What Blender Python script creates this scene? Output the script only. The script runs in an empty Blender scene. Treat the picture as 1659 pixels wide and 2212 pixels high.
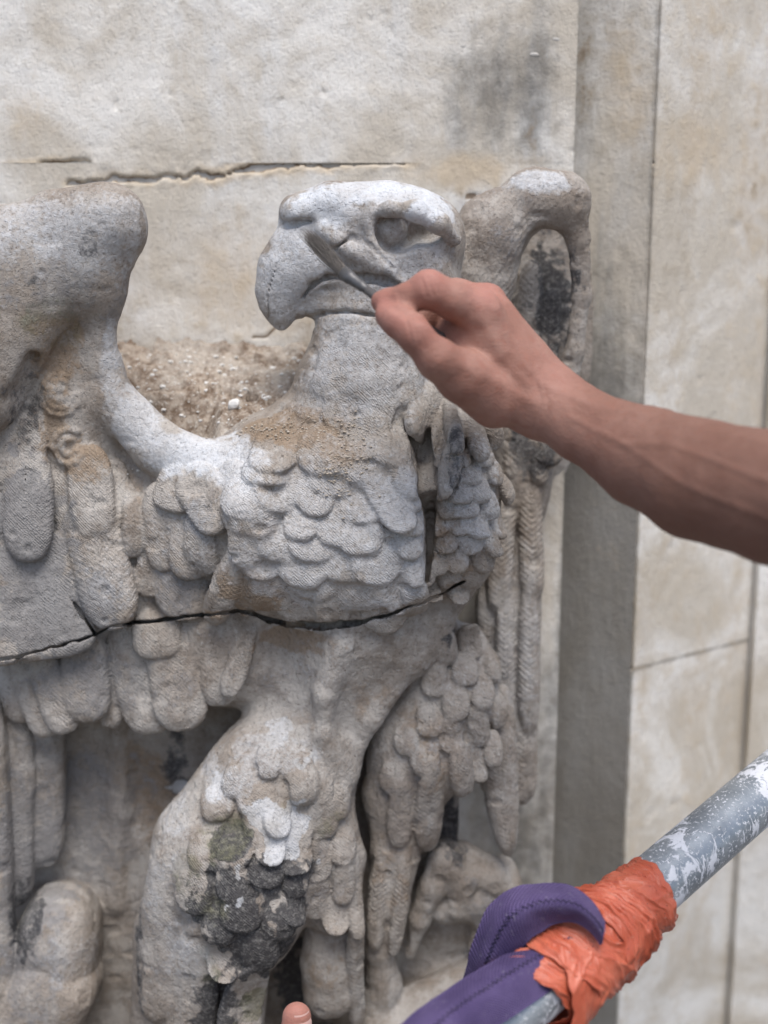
import bpy, math, random
import numpy as np
import openvdb as vdb
from mathutils import Vector, Matrix

# ------------------------------------------------------------------ camera, sky, sun, exposure
C = bpy.context.scene
R = math.radians
CAM = np.array([0.0, -960.0, 187.0])            # millimetres
TILT = R(11.0); FPX = 2500.0; CX, CY = 829.5, 1106.0
cam_d = bpy.data.cameras.new('camera'); cam = bpy.data.objects.new('camera', cam_d)
C.collection.objects.link(cam); C.camera = cam
cam.location = CAM / 1000.0
cam.rotation_euler = (R(90) - TILT, 0, 0)
cam_d.sensor_fit = 'HORIZONTAL'; cam_d.sensor_width = 24.0
cam_d.lens = 24.0 * FPX / 1659.0
cam_d.clip_start = 0.02; cam_d.clip_end = 400.0
cam_d.dof.use_dof = True; cam_d.dof.focus_distance = 0.965; cam_d.dof.aperture_fstop = 2.1

SUN_EL, SUN_AZ = R(66), R(168)                  # from above, front left
w = bpy.data.worlds.new('World'); C.world = w; w.use_nodes = True
nt = w.node_tree; bg = nt.nodes['Background']
sky = nt.nodes.new('ShaderNodeTexSky'); sky.sky_type = 'NISHITA'; sky.sun_disc = False
sky.sun_elevation = SUN_EL; sky.sun_rotation = SUN_AZ
sky.air_density = 1.0; sky.dust_density = 3.0; sky.ozone_density = 1.0
nt.links.new(sky.outputs[0], bg.inputs[0]); bg.inputs[1].default_value = 0.115
sun_d = bpy.data.lights.new('sun', 'SUN'); sun = bpy.data.objects.new('sun', sun_d)
C.collection.objects.link(sun)
sun_d.energy = 2.1; sun_d.angle = R(34); sun_d.color = (1.0, 0.972, 0.935)
sdir = Vector((math.sin(SUN_AZ) * math.cos(SUN_EL), math.cos(SUN_AZ) * math.cos(SUN_EL), math.sin(SUN_EL)))
sun.rotation_euler = sdir.to_track_quat('Z', 'Y').to_euler()
C.view_settings.view_transform = 'Standard'; C.view_settings.look = 'None'
C.view_settings.exposure = 0.55; C.view_settings.gamma = 1.0
C.view_settings.use_curve_mapping = False
C.render.film_transparent = False
C.cycles.use_denoising = True
C.cycles.max_bounces = 8; C.cycles.diffuse_bounces = 5

rng = np.random.RandomState(7); random.seed(7)
VOX = 1.35

# ------------------------------------------------------------------ helpers: rays and noise
CT, ST = math.cos(TILT), math.sin(TILT)
def ray(u, v):
    a = (u - CX) / FPX; b = -(v - CY) / FPX
    return np.array([a, CT + b * ST, -ST + b * CT])
def at(u, v, Y):                                 # point (mm) seen at u, v standing at depth Y
    d = ray(u, v); return CAM + d * ((Y - CAM[1]) / d[1])
def proj(P):
    q = P - CAM
    z = q[..., 1] * CT - q[..., 2] * ST
    y = q[..., 1] * ST + q[..., 2] * CT
    return CX + FPX * q[..., 0] / z, CY - FPX * y / z
S = 0.391                                        # mm per unit of u, v at the depth of the breast

_tab = rng.rand(65536).astype(np.float32)
def noise3(P, s, seed=0):                        # smooth value noise in -1..1
    Q = P / s + seed * 17.37
    I = np.floor(Q).astype(np.int64); F = (Q - I).astype(np.float32); F = F * F * (3 - 2 * F)
    out = 0
    for a in (0, 1):
        for b in (0, 1):
            for c in (0, 1):
                h = ((I[:, 0] + a) * 73856093) ^ ((I[:, 1] + b) * 19349663) ^ ((I[:, 2] + c) * 83492791)
                wgt = (F[:, 0] if a else 1 - F[:, 0]) * (F[:, 1] if b else 1 - F[:, 1]) * (F[:, 2] if c else 1 - F[:, 2])
                out = out + wgt * _tab[(h ^ (h >> 13)) & 65535]
    return out * 2 - 1
def fbm(P, s, n=4, seed=0):
    o = 0; a = 1.0
    for i in range(n):
        o = o + a * noise3(P, s, seed + i * 3.1); a *= .5; s *= .5
    return o
def sstep(a, b, x):
    t = np.clip((x - a) / (b - a), 0, 1); return t * t * (3 - 2 * t)

# ------------------------------------------------------------------ solid modelling on a distance grid
class Field:
    def __init__(self, lo, hi, h):
        self.h = h; self.lo = np.array(lo, float)
        self.n = np.ceil((np.array(hi) - self.lo) / h).astype(int) + 1
        self.F = np.full(self.n, 60.0, np.float32); self.I = np.zeros(self.n, np.int16)
        self.info = [None]
    def reg(self, name, group=None, frame=None, mat=0, **k):
        self.info.append(dict(name=name, group=group, frame=frame, mat=mat, **k)); return len(self.info) - 1
    def box(self, lo, hi):
        a = np.maximum(np.floor((np.array(lo) - self.lo) / self.h).astype(int), 0)
        b = np.minimum(np.ceil((np.array(hi) - self.lo) / self.h).astype(int) + 1, self.n)
        if (b - a <= 0).any(): return None, None
        sl = tuple(slice(x, y) for x, y in zip(a, b))
        ax = [(self.lo[i] + self.h * np.arange(a[i], b[i])).astype(np.float32) for i in range(3)]
        return sl, (ax[0][:, None, None], ax[1][None, :, None], ax[2][None, None, :])
    def union(self, sl, d, i, k):
        A = self.F[sl]; I = self.I[sl]
        I[d < A] = i
        if k > 0:
            hh = np.clip(k - np.abs(A - d), 0, None) / k
            m = np.minimum(A, d) - hh * hh * k * .25
        else: m = np.minimum(A, d)
        self.F[sl] = m
    def carve(self, sl, d, k=2.0):
        A = self.F[sl]; e = -d
        hh = np.clip(k - np.abs(A - e), 0, None) / k
        self.F[sl] = np.maximum(A, e) + hh * hh * k * .25
    @staticmethod
    def rot(ang=0, yaw=0, pit=0):                # columns: local axes; ang turns in the picture plane
        return np.array(Matrix.Rotation(R(yaw), 3, 'Z') @ Matrix.Rotation(R(pit), 3, 'X') @ Matrix.Rotation(R(-ang), 3, 'Y'))
    def ell(self, i, p, r, ang=0, yaw=0, pit=0, k=12, cut=False, pw=2.0):
        M = self.rot(ang, yaw, pit); p = np.array(p); r = np.array(r, float)
        e = np.sqrt(((M * r) ** 2).sum(1)) + k + 12
        sl, G = self.box(p - e, p + e)
        if sl is None: return
        X, Yy, Z = G[0] - p[0], G[1] - p[1], G[2] - p[2]
        k0 = 0; k1 = 0
        for j in range(3):
            q = (X * M[0, j] + Yy * M[1, j] + Z * M[2, j]) / r[j]
            q = np.abs(q) + 1e-6
            k0 = k0 + q ** pw; k1 = k1 + (q ** (pw - 1) / r[j]) ** 2
        f = k0 ** (1 / pw); g = np.sqrt(k1) / (f ** (pw - 1)) if pw != 2 else np.sqrt(k1) / f
        d = ((f - 1) / np.maximum(g, 1e-5)).astype(np.float32)
        if cut: self.carve(sl, d, k)
        else: self.union(sl, d, i, k)
    def chain(self, i, pts, k=12, sq=1.0, cut=False, wob=0):   # pts: (x,y,z,r) mm; sq squashes depth
        pts = [np.array(p, float) for p in pts]
        rm = max(p[3] for p in pts); P = np.array(pts)
        sl, G = self.box(P[:, :3].min(0) - rm - k - 12, P[:, :3].max(0) + rm + k + 12)
        if sl is None: return
        best = None
        for a, b in zip(pts[:-1], pts[1:]):
            d3 = b[:3] - a[:3]; d3 = d3 * np.array([1, 1 / sq, 1]); L2 = (d3 ** 2).sum() + 1e-9
            X, Yy, Z = G[0] - a[0], (G[1] - a[1]) / sq, G[2] - a[2]
            t = np.clip((X * d3[0] + Yy * d3[1] + Z * d3[2]) / L2, 0, 1)
            rr = a[3] + (b[3] - a[3]) * t
            d = np.sqrt((X - d3[0] * t) ** 2 + (Yy - d3[1] * t) ** 2 + (Z - d3[2] * t) ** 2) - rr
            if best is None: best = d
            else:
                kk = 6.0; hh = np.clip(kk - np.abs(best - d), 0, None) / kk
                best = np.minimum(best, d) - hh * hh * kk * .25
        best = (best * min(1, sq)).astype(np.float32)
        if cut: self.carve(sl, best, k)
        else: self.union(sl, best, i, k)
    def sample(self, P):
        q = (P - self.lo) / self.h; q = np.clip(q, 0, self.n - 1.001); a = q.astype(int); f = q - a
        o = 0
        for x in (0, 1):
            for y in (0, 1):
                for z in (0, 1):
                    o = o + self.F[a[..., 0] + x, a[..., 1] + y, a[..., 2] + z] * \
                        (f[..., 0] if x else 1 - f[..., 0]) * (f[..., 1] if y else 1 - f[..., 1]) * (f[..., 2] if z else 1 - f[..., 2])
        return o
    def hit(self, u, v, Y=None):
        if Y is not None: return at(u, v, Y), np.array([0, -1.0, 0.1]), True
        d = ray(u, v); ys = np.arange(self.lo[1], self.lo[1] + self.h * (self.n[1] - 1), 0.8)
        P = CAM + d[None] * ((ys - CAM[1]) / d[1])[:, None]
        f = self.sample(P); j = np.argmax(f < 0)
        if f[j] >= 0: return P[int(len(P) * .6)], np.array([0, -1.0, 0.1]), False
        p = P[j]; e = 7.0
        n = np.array([self.sample(p + np.eye(3)[a] * e) - self.sample(p - np.eye(3)[a] * e) for a in range(3)])
        n = n / (np.linalg.norm(n) + 1e-9)
        return p, n, True
    # a carved feather lying on whatever surface is already there
    def feather(self, group, u0, v0, u1, v1, w, lift=5.0, T=5.0, sink=3.0, rip=0.35, k=1.5, Y0=None, Y1=None, pt=0.0,
                name='feather', gr=0.5, per=5.0, pw=3.2, cup=0.0):
        a, na, _ = self.hit(u0, v0, Y0); b, nb, okb = self.hit(u1, v1, Y1)
        um, vm = (u0 + u1) / 2, (v0 + v1) / 2
        if Y0 is None:
            c, nc, _ = self.hit(um, vm); n = na + nb + 2 * nc
        else: n = na + nb
        n = n / np.linalg.norm(n); n = n + np.array([0, -.25, 0]); n /= np.linalg.norm(n)
        if Y0 is None:
            a = a - n * sink; b = b + n * lift
        ax = b - a; L = np.linalg.norm(ax)
        if L > 1e-3 and Y0 is None and L > 1.6 * math.hypot(u1 - u0, v1 - v0) * S:      # root or tip fell off an edge
            b = at(u1, v1, a[1] - lift); ax = b - a; L = np.linalg.norm(ax)
        ax /= L; sd = np.cross(ax, n); sd /= np.linalg.norm(sd); n = np.cross(sd, ax)
        if n[1] > 0: n = -n
        W = w * S / 2; bend = 0.0; drop = cup
        if Y0 is None:
            bend = float(np.clip((c - (a + b) / 2).dot(n) + lift * .3, -22, 26))
            du, dv = proj(c + sd * W * .8); du2, dv2 = proj(c - sd * W * .8)
            h1, _, o1 = self.hit(du, dv); h2, _, o2 = self.hit(du2, dv2)
            ds = [float((h - c).dot(n)) for h, o in ((h1, o1), (h2, o2)) if o]
            ds = [x for x in ds if -16 < x < 4]
            if ds: drop = cup + float(np.clip(-np.mean(ds) * 1.1, -2, 12))
            e_ = abs(bend)
        else: e_ = 0
        fr = dict(o=a, ax=ax, sd=sd, n=n, L=L, W=W, ph=rng.rand() * 6)
        i = self.reg(name, group, fr)
        c = (a + b) / 2; H = L / 2
        e = np.abs(ax) * H + np.abs(sd) * W + np.abs(n) * (T + e_ + abs(drop)) + 5
        sl, G = self.box(c - e, c + e)
        if sl is None: return i
        X, Yy, Z = G[0] - c[0], G[1] - c[1], G[2] - c[2]
        t = (X * ax[0] + Yy * ax[1] + Z * ax[2]) / H
        s = (X * sd[0] + Yy * sd[1] + Z * sd[2])
        z = (X * n[0] + Yy * n[1] + Z * n[2])
        wt = W * (1 - pt * np.clip(t * .5 + .5, 0, 1) ** 1.5) * (0.93 + 0.07 * np.clip(t + 1, 0, 2))
        x = s / wt
        z = z + drop * np.clip(x * x, 0, 1.3) - bend * np.clip(1 - t * t, 0, 1)
        q0 = np.abs(x) + 1e-6; q1 = np.abs(z) / T + 1e-6; q2 = np.abs(t) + 1e-6
        f = (q0 ** 2.4 + q1 ** 2.8 + q2 ** pw) ** (1 / 2.4)
        g = np.sqrt((q0 ** 1.4 / wt) ** 2 + (1.17 * q1 ** 1.8 / T) ** 2 + ((pw / 2.4) * q2 ** (pw - 1) / H) ** 2) / np.maximum(f, .3) ** 1.4
        d = (f - 1) / np.maximum(g, .02)
        d = d + rip * np.sin((t * H + np.abs(s) * .9) * 6.283 / per + fr['ph']) * np.clip(1.2 - q2, 0, 1)
        d = d + 1.6 * gr * (np.exp(-((s - 1.5) / 1.2) ** 2) + np.exp(-((s + 1.5) / 1.2) ** 2)) - .6 * gr * np.exp(-(s / 1.2) ** 2)
        self.union(sl, d.astype(np.float32), i, k)
        return i
    def groove(self, poly, wid, dep, k=1.0, jag=0):      # a crack or mouth line: poly of (u,v,width_scale)
        if jag:
            q = []
            for a, b in zip(poly[:-1], poly[1:]):
                m_ = max(1, int(math.hypot(b[0] - a[0], b[1] - a[1]) / 16))
                for j in range(m_): q.append((a[0] + (b[0] - a[0]) * j / m_, a[1] + (b[1] - a[1]) * j / m_ + (rng.uniform(-jag, jag) if j else 0), (a[2] + (b[2] - a[2]) * j / m_) * rng.uniform(.6, 1.3)))
            poly = q + [poly[-1]]
        pts = [self.hit(p[0], p[1]) for p in poly]
        P = np.array([p[0] for p in pts])
        for (p, q, a, b) in zip(P[:-1], P[1:], poly[:-1], poly[1:]):
            if abs(p[1] - q[1]) > 45: continue
            dr = ((p + q) / 2 - CAM); dr /= np.linalg.norm(dr)
            sl, G = self.box(np.minimum(p, q) - dep - 8, np.maximum(p, q) + dep + 8)
            if sl is None: continue
            seg = q - p; seg = seg - dr * seg.dot(dr); L = np.linalg.norm(seg)
            if L < .5: continue
            e1 = seg / L; e2 = np.cross(dr, e1)
            X, Yy, Z = G[0] - p[0], G[1] - p[1], G[2] - p[2]
            t = np.clip((X * e1[0] + Yy * e1[1] + Z * e1[2]) / L, 0, 1)
            al = (X * e1[0] + Yy * e1[1] + Z * e1[2]) - t * L
            s = (X * e2[0] + Yy * e2[1] + Z * e2[2])
            dp = (X * dr[0] + Yy * dr[1] + Z * dr[2]) - t * (q - p).dot(dr)
            ww = wid * (a[2] + (b[2] - a[2]) * t)
            d = np.maximum(np.sqrt(s * s + al * al) - ww, dp - dep)
            self.carve(sl, d.astype(np.float32), k)
    def extract(self):
        g = vdb.FloatGrid(60.0); g.copyFromArray(self.F)
        P, Q = g.convertToQuads(); P = P * self.h + self.lo
        idx = np.clip(np.round((P - self.lo) / self.h).astype(int), 0, self.n - 1)
        vid = self.I[idx[:, 0], idx[:, 1], idx[:, 2]]
        return P, Q.astype(np.int64), vid
def vnormals(P, Q):
    a = P[Q[:, 2]] - P[Q[:, 0]]; b = P[Q[:, 3]] - P[Q[:, 1]]
    n = np.cross(a, b); N = np.zeros_like(P)
    for j in range(4): 
        for c in range(3): N[:, c] += np.bincount(Q[:, j], n[:, c], len(P))
    return N / (np.linalg.norm(N, axis=1)[:, None] + 1e-9)

# ------------------------------------------------------------------ object helpers
def link(o, parent=None):
    C.collection.objects.link(o)
    if parent is not None: o.parent = parent
    return o
def mesh_from(name, P, Q, mat, parent=None, N=None, attrs=None, smooth=True):
    me = bpy.data.meshes.new(name); P = np.ascontiguousarray(P, np.float32) / 1000.0
    nv, nf = len(P), len(Q); k = Q.shape[1]
    me.vertices.add(nv); me.vertices.foreach_set('co', P.astype(np.float32).ravel())
    me.loops.add(nf * k); me.loops.foreach_set('vertex_index', Q.astype(np.int32).ravel())
    me.polygons.add(nf); me.polygons.foreach_set('loop_start', np.arange(0, nf * k, k, dtype=np.int32))
    me.polygons.foreach_set('use_smooth', np.full(nf, smooth))
    me.update(calc_edges=True)
    if attrs:
        for an, val in attrs.items():
            if val.ndim == 2 and val.shape[1] == 4:
                at_ = me.attributes.new(an, 'FLOAT_COLOR', 'POINT'); at_.data.foreach_set('color', val.astype(np.float32).ravel())
            else:
                at_ = me.attributes.new(an, 'FLOAT', 'POINT'); at_.data.foreach_set('value', val.astype(np.float32).ravel())
    if N is not None: me.normals_split_custom_set_from_vertices(N.astype(np.float32))
    me.materials.append(mat)
    return link(bpy.data.objects.new(name, me), parent)
def simple(name, V, F, mat, parent=None, smooth=False, bevel=0, sub=0):
    me = bpy.data.meshes.new(name); me.from_pydata([tuple(np.array(v) / 1000.0) for v in V], [], F); me.update()
    me.polygons.foreach_set('use_smooth', [smooth] * len(me.polygons)); me.materials.append(mat)
    return link(bpy.data.objects.new(name, me), parent)
def thing(name, label, cat, group=None, loc=(0, 0, 0)):
    o = bpy.data.objects.new(name, None); link(o); o['label'] = label; o['category'] = cat
    o.empty_display_size = .05
    if group: o['group'] = group
    return o
def tag(o, label, cat, group=None):
    o['label'] = label; o['category'] = cat
    if group: o['group'] = group
    return o
def grid_faces(nu, nv, wrap=False):
    i = np.arange(nu - 1)[:, None]; j = np.arange(nv if wrap else nv - 1)[None, :]; j2 = (j + 1) % nv
    return np.stack([i * nv + j, (i + 1) * nv + j, (i + 1) * nv + j2, i * nv + j2], -1).reshape(-1, 4)

# ------------------------------------------------------------------ materials
class NT:
    def __init__(s, name, rough=.9, spec=.25):
        s.m = bpy.data.materials.new(name); s.m.use_nodes = True; s.t = s.m.node_tree
        s.b = s.t.nodes['Principled BSDF']; s.b.inputs['Roughness'].default_value = rough
        s.b.inputs['Specular IOR Level'].default_value = spec
        s.geo = s.t.nodes.new('ShaderNodeNewGeometry').outputs['Position']
    def n(s, ty, **kw):
        x = s.t.nodes.new(ty)
        for k, v in kw.items(): setattr(x, k, v)
        return x
    def lk(s, a, b): s.t.links.new(a, b)
    def vec(s, scale=(1, 1, 1), rot=(0, 0, 0)):
        x = s.n('ShaderNodeMapping'); x.inputs['Scale'].default_value = scale; x.inputs['Rotation'].default_value = rot
        s.lk(s.geo, x.inputs[0]); return x.outputs[0]
    def noise(s, scale, detail=4, rough=.55, vec=None, dist=0):
        x = s.n('ShaderNodeTexNoise'); x.inputs['Scale'].default_value = scale; x.inputs['Detail'].default_value = detail
        x.inputs['Roughness'].default_value = rough; x.inputs['Distortion'].default_value = dist
        s.lk(vec if vec is not None else s.geo, x.inputs['Vector']); return x.outputs['Fac']
    def vor(s, scale, vec=None, feature='F1'):
        x = s.n('ShaderNodeTexVoronoi'); x.feature = feature; x.inputs['Scale'].default_value = scale
        s.lk(vec if vec is not None else s.geo, x.inputs['Vector']); return x.outputs['Distance']
    def ramp(s, fac, a, b, lo=0.0, hi=1.0):
        x = s.n('ShaderNodeMapRange', interpolation_type='SMOOTHSTEP')
        x.inputs[1].default_value = a; x.inputs[2].default_value = b; x.inputs[3].default_value = lo; x.inputs[4].default_value = hi
        s.lk(fac, x.inputs[0]); return x.outputs[0]
    def math(s, op, a, b=None, c=None):
        x = s.n('ShaderNodeMath', operation=op)
        for i, q in enumerate((a, b, c)):
            if q is None: continue
            if isinstance(q, (int, float)): x.inputs[i].default_value = q
            else: s.lk(q, x.inputs[i])
        return x.outputs[0]
    def mix(s, fac, a, b):
        x = s.n('ShaderNodeMix', data_type='RGBA')
        for i, q in ((0, fac), (6, a), (7, b)):
            if isinstance(q, (int, float)): x.inputs[i].default_value = q
            elif isinstance(q, tuple): x.inputs[i].default_value = (*q, 1)
            else: s.lk(q, x.inputs[i])
        return x.outputs[2]
    def attr(s, name, col=False):
        x = s.n('ShaderNodeAttribute', attribute_name=name); return x.outputs['Color'] if col else x.outputs['Fac']
    def sep(s, c):
        x = s.n('ShaderNodeSeparateColor'); s.lk(c, x.inputs[0]); return x.outputs
    def bump(s, h, strength=.5, dist=.001, prev=None):
        x = s.n('ShaderNodeBump'); x.inputs['Strength'].default_value = strength; x.inputs['Distance'].default_value = dist
        s.lk(h, x.inputs['Height'])
        if prev is not None: s.lk(prev, x.inputs['Normal'])
        return x.outputs[0]
    def out(s, col, bump=None):
        if isinstance(col, tuple): s.b.inputs['Base Color'].default_value = (*col, 1)
        else: s.lk(col, s.b.inputs['Base Color'])
        if bump is not None: s.lk(bump, s.b.inputs['Normal'])
        return s.m
def sr(r, g, b): return tuple(((x / 255) / 12.92 if x < 10 else (((x / 255) + .055) / 1.055) ** 2.4) for x in (r, g, b))

def stone_material():
    m = NT('weathered_limestone', .93, .18)
    big = m.noise(9, 5, .6, dist=.6); mid = m.noise(38, 6, .65); fine = m.noise(260, 5, .7); spk = m.noise(900, 3, .7)
    stre = m.noise(30, 5, .6, vec=m.vec((1, 1, .22)))
    c = m.mix(m.ramp(big, .35, .66), (.31, .27, .232), (.45, .42, .388))
    c = m.mix(m.ramp(mid, .42, .66, 0, .75), c, (.22, .18, .145))
    c = m.mix(m.ramp(stre, .52, .72, 0, .55), c, (.48, .465, .445))
    c = m.mix(m.ramp(fine, .55, .75, 0, .6), c, (.54, .52, .49))
    c = m.mix(m.ramp(fine, .3, .42, .6, 0), c, (.11, .09, .075))
    A = m.sep(m.attr('paint_a', True)); B = m.sep(m.attr('paint_b', True))
    br = m.math('ADD', m.math('MULTIPLY', m.math('SUBTRACT', mid, .5), 1.5), m.math('MULTIPLY', m.math('SUBTRACT', fine, .5), 1.1))
    def thr(a, lo=.42, hi=.62): return m.ramp(m.math('ADD', a, m.math('MULTIPLY', br, .9)), lo, hi)
    c = m.mix(m.math('MULTIPLY', thr(A[2], .35, .75), .72), c, m.mix(fine, (.22, .155, .10), (.34, .25, .17)))     # ochre soil stain
    c = m.mix(m.math('MULTIPLY', thr(B[1], .25, .8), .7), c, m.mix(mid, (.15, .148, .15), (.29, .29, .30)))        # grey crust, plus shade painted onto the lower statue
    pale = m.mix(m.ramp(mid, .35, .7), (.67, .705, .755), (.545, .54, .54))
    c = m.mix(m.math('MULTIPLY', thr(B[2], .1, 1.0), .85), c, pale)                                                  # limewash bloom, with cool sky light painted in
    c = m.mix(m.math('MULTIPLY', thr(A[1], .36, .66), .9), c, m.mix(m.ramp(fine, .45, .7), (.05, .05, .055), (.21, .205, .195)))   # black algae and other dark blots
    c = m.mix(m.math('MULTIPLY', thr(B[0], .35, .9), .5), c, m.mix(fine, (.115, .115, .06), (.24, .235, .13)))        # moss
    c = m.mix(m.math('MULTIPLY', thr(A[0], .42, .74), .8), c, m.mix(m.ramp(mid, .4, .6), (.60, .61, .63), (.46, .455, .45)))   # white patches
    # pencil-thin black veins where the attribute asks for them
    c = m.mix(m.math('MULTIPLY', m.ramp(spk, .68, .78), .4), c, (.08, .07, .065))
    c = m.mix(m.math('MULTIPLY', m.ramp(spk, .3, .2), .2), c, (.62, .60, .57))
    pit = m.ramp(m.noise(420, 3, .6), .3, .45, 0, 1)
    f2 = m.attr('barb')
    h = m.math('ADD', m.math('MULTIPLY', mid, 2.2), m.math('ADD', m.math('MULTIPLY', fine, 1.0), m.math('MULTIPLY', pit, .5)))
    h = m.math('ADD', h, m.math('MULTIPLY', spk, .12))
    # chisel strokes
    ch = m.noise(120, 4, .6, vec=m.vec((1, 1, .28), (0, .35, 0)))
    h = m.math('ADD', h, m.math('MULTIPLY', ch, 1.5))
    h = m.math('ADD', h, m.math('MULTIPLY', f2, .32))
    return m.out(c, m.bump(h, .85, .0016))
STONE = stone_material()

# ------------------------------------------------------------------ more materials
def wall_material():
    m = NT('lime_washed_ashlar', .92, .15)
    big = m.noise(7.5, 5, .65, dist=.6); run = m.noise(16, 5, .6, vec=m.vec((1, 1, .16))); mid = m.noise(45, 5, .65); fine = m.noise(330, 4, .65); grit = m.noise(1000, 2, .6)
    c = m.mix(m.ramp(big, .38, .64), (.56, .51, .435), (.78, .76, .72))
    c = m.mix(m.ramp(run, .48, .70, 0, .6), c, (.80, .81, .815))
    c = m.mix(m.ramp(mid, .5, .72, 0, .4), c, (.56, .50, .41))
    c = m.mix(m.ramp(fine, .34, .42, .35, 0), c, (.30, .26, .21))
    c = m.mix(m.ramp(grit, .7, .8, 0, .35), c, (.25, .22, .18))
    A = m.sep(m.attr('paint_a', True))
    br = m.math('ADD', m.math('MULTIPLY', m.math('SUBTRACT', mid, .5), 1.0), m.math('MULTIPLY', m.math('SUBTRACT', run, .5), 2.0))
    def thr(a, lo, hi): return m.ramp(m.math('ADD', a, m.math('MULTIPLY', br, .9)), lo, hi)
    c = m.mix(m.math('MULTIPLY', thr(A[0], .1, .9), .85), c, m.mix(run, (.075, .068, .06), (.22, .212, .195)))     # grey soot and joint lines, plus shade painted into the recess
    c = m.mix(m.math('MULTIPLY', thr(A[1], .2, .9), .8), c, m.mix(mid, (.46, .36, .25), (.66, .56, .42)))        # ochre stone showing
    c = m.mix(m.math('MULTIPLY', thr(A[2], .3, .6), .9), c, m.mix(fine, (.12, .085, .06), (.30, .22, .15)))      # dirt in cracks
    tool = m.noise(150, 4, .6, vec=m.vec((1, 1, .35), (0, .6, 0)))
    h = m.math('ADD', m.math('MULTIPLY', mid, 1.4), m.math('ADD', m.math('MULTIPLY', fine, 1.0), m.math('MULTIPLY', tool, 1.6)))
    h = m.math('ADD', h, m.math('MULTIPLY', grit, .25))
    return m.out(c, m.bump(h, .75, .0011))
WALL = wall_material()
def rubble_material():
    m = NT('crumbling_mortar', .97, .1)
    a = m.noise(85, 6, .75); b = m.noise(300, 4, .7); d = m.noise(22, 4, .6)
    c = m.mix(m.ramp(a, .38, .62), (.17, .12, .085), (.44, .375, .31))
    c = m.mix(m.ramp(d, .45, .62, 0, .6), c, (.50, .46, .41))
    c = m.mix(m.ramp(b, .56, .68, 0, .8), c, (.66, .63, .58)); c = m.mix(m.ramp(b, .33, .42, .6, 0), c, (.12, .085, .065))
    h = m.math('ADD', m.math('MULTIPLY', a, 2.0), b)
    return m.out(c, m.bump(h, .9, .0018))
RUB = rubble_material()
m = NT('white_plaster', .95, .1); CHIP = m.out(m.mix(m.noise(200, 3), (.66, .65, .63), (.78, .775, .76)), m.bump(m.noise(500, 4), .6, .0006))
m = NT('grey_mortar', .95, .1); MORT = m.out(m.mix(m.noise(60, 4), (.44, .42, .39), (.58, .56, .53)), m.bump(m.noise(400, 4), .7, .001))

# ------------------------------------------------------------------ the wall: blocks with open joints
JZ = at(700, 352, 180)[2]; JZ2 = at(1440, 1440, 205)[2]
xa = at(1240, 345, 180)[0]; xb = at(1409, 345, 198)[0]; xc = at(1634, 1100, 300)[0]
ZT, ZB = 900.0, -1300.0
wall = thing('ashlar_wall', 'pale lime washed stone block wall behind the carved eagle with cracked joint', 'wall', loc=(0, 0, 0))
backing = simple('mortar_core', [(-900, 179.0 + 4, ZB), (xa - 1, 179.0 + 4, ZB), (xa - 1, 238.5, ZB), (xb + 3, 198.5, ZB), (xc, 302, ZB), (900, 288, ZB), (900, 520, ZB), (-900, 520, ZB)] +
                 [(-900, 179.0 + 4, ZT), (xa - 1, 179.0 + 4, ZT), (xa - 1, 238.5, ZT), (xb + 3, 198.5, ZT), (xc, 302, ZT), (900, 288, ZT), (900, 520, ZT), (-900, 520, ZT)],
                 [(i, (i + 1) % 8, 8 + (i + 1) % 8, 8 + i) for i in range(8)] + [tuple(range(7, -1, -1)), tuple(range(8, 16))], MORT, wall)
crack = [(-60, 378), (0, 375), (75, 360), (130, 356), (190, 352)]
crack2 = [(150, 396), (200, 397), (245, 386), (330, 388), (365, 378), (400, 386), (430, 374), (460, 384), (520, 366), (640, 356), (760, 352), (900, 349)]
def pl_dist(x, z, poly, Y):
    best = np.full(x.shape, 1e9); pts = [at(u, v, Y) for u, v in poly]; wt = np.zeros(x.shape)
    for a, b in zip(pts[:-1], pts[1:]):
        dx, dz = b[0] - a[0], b[2] - a[2]; t = np.clip(((x - a[0]) * dx + (z - a[2]) * dz) / (dx * dx + dz * dz), 0, 1)
        best = np.minimum(best, np.hypot(x - a[0] - t * dx, z - a[2] - t * dz))
    return best
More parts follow.
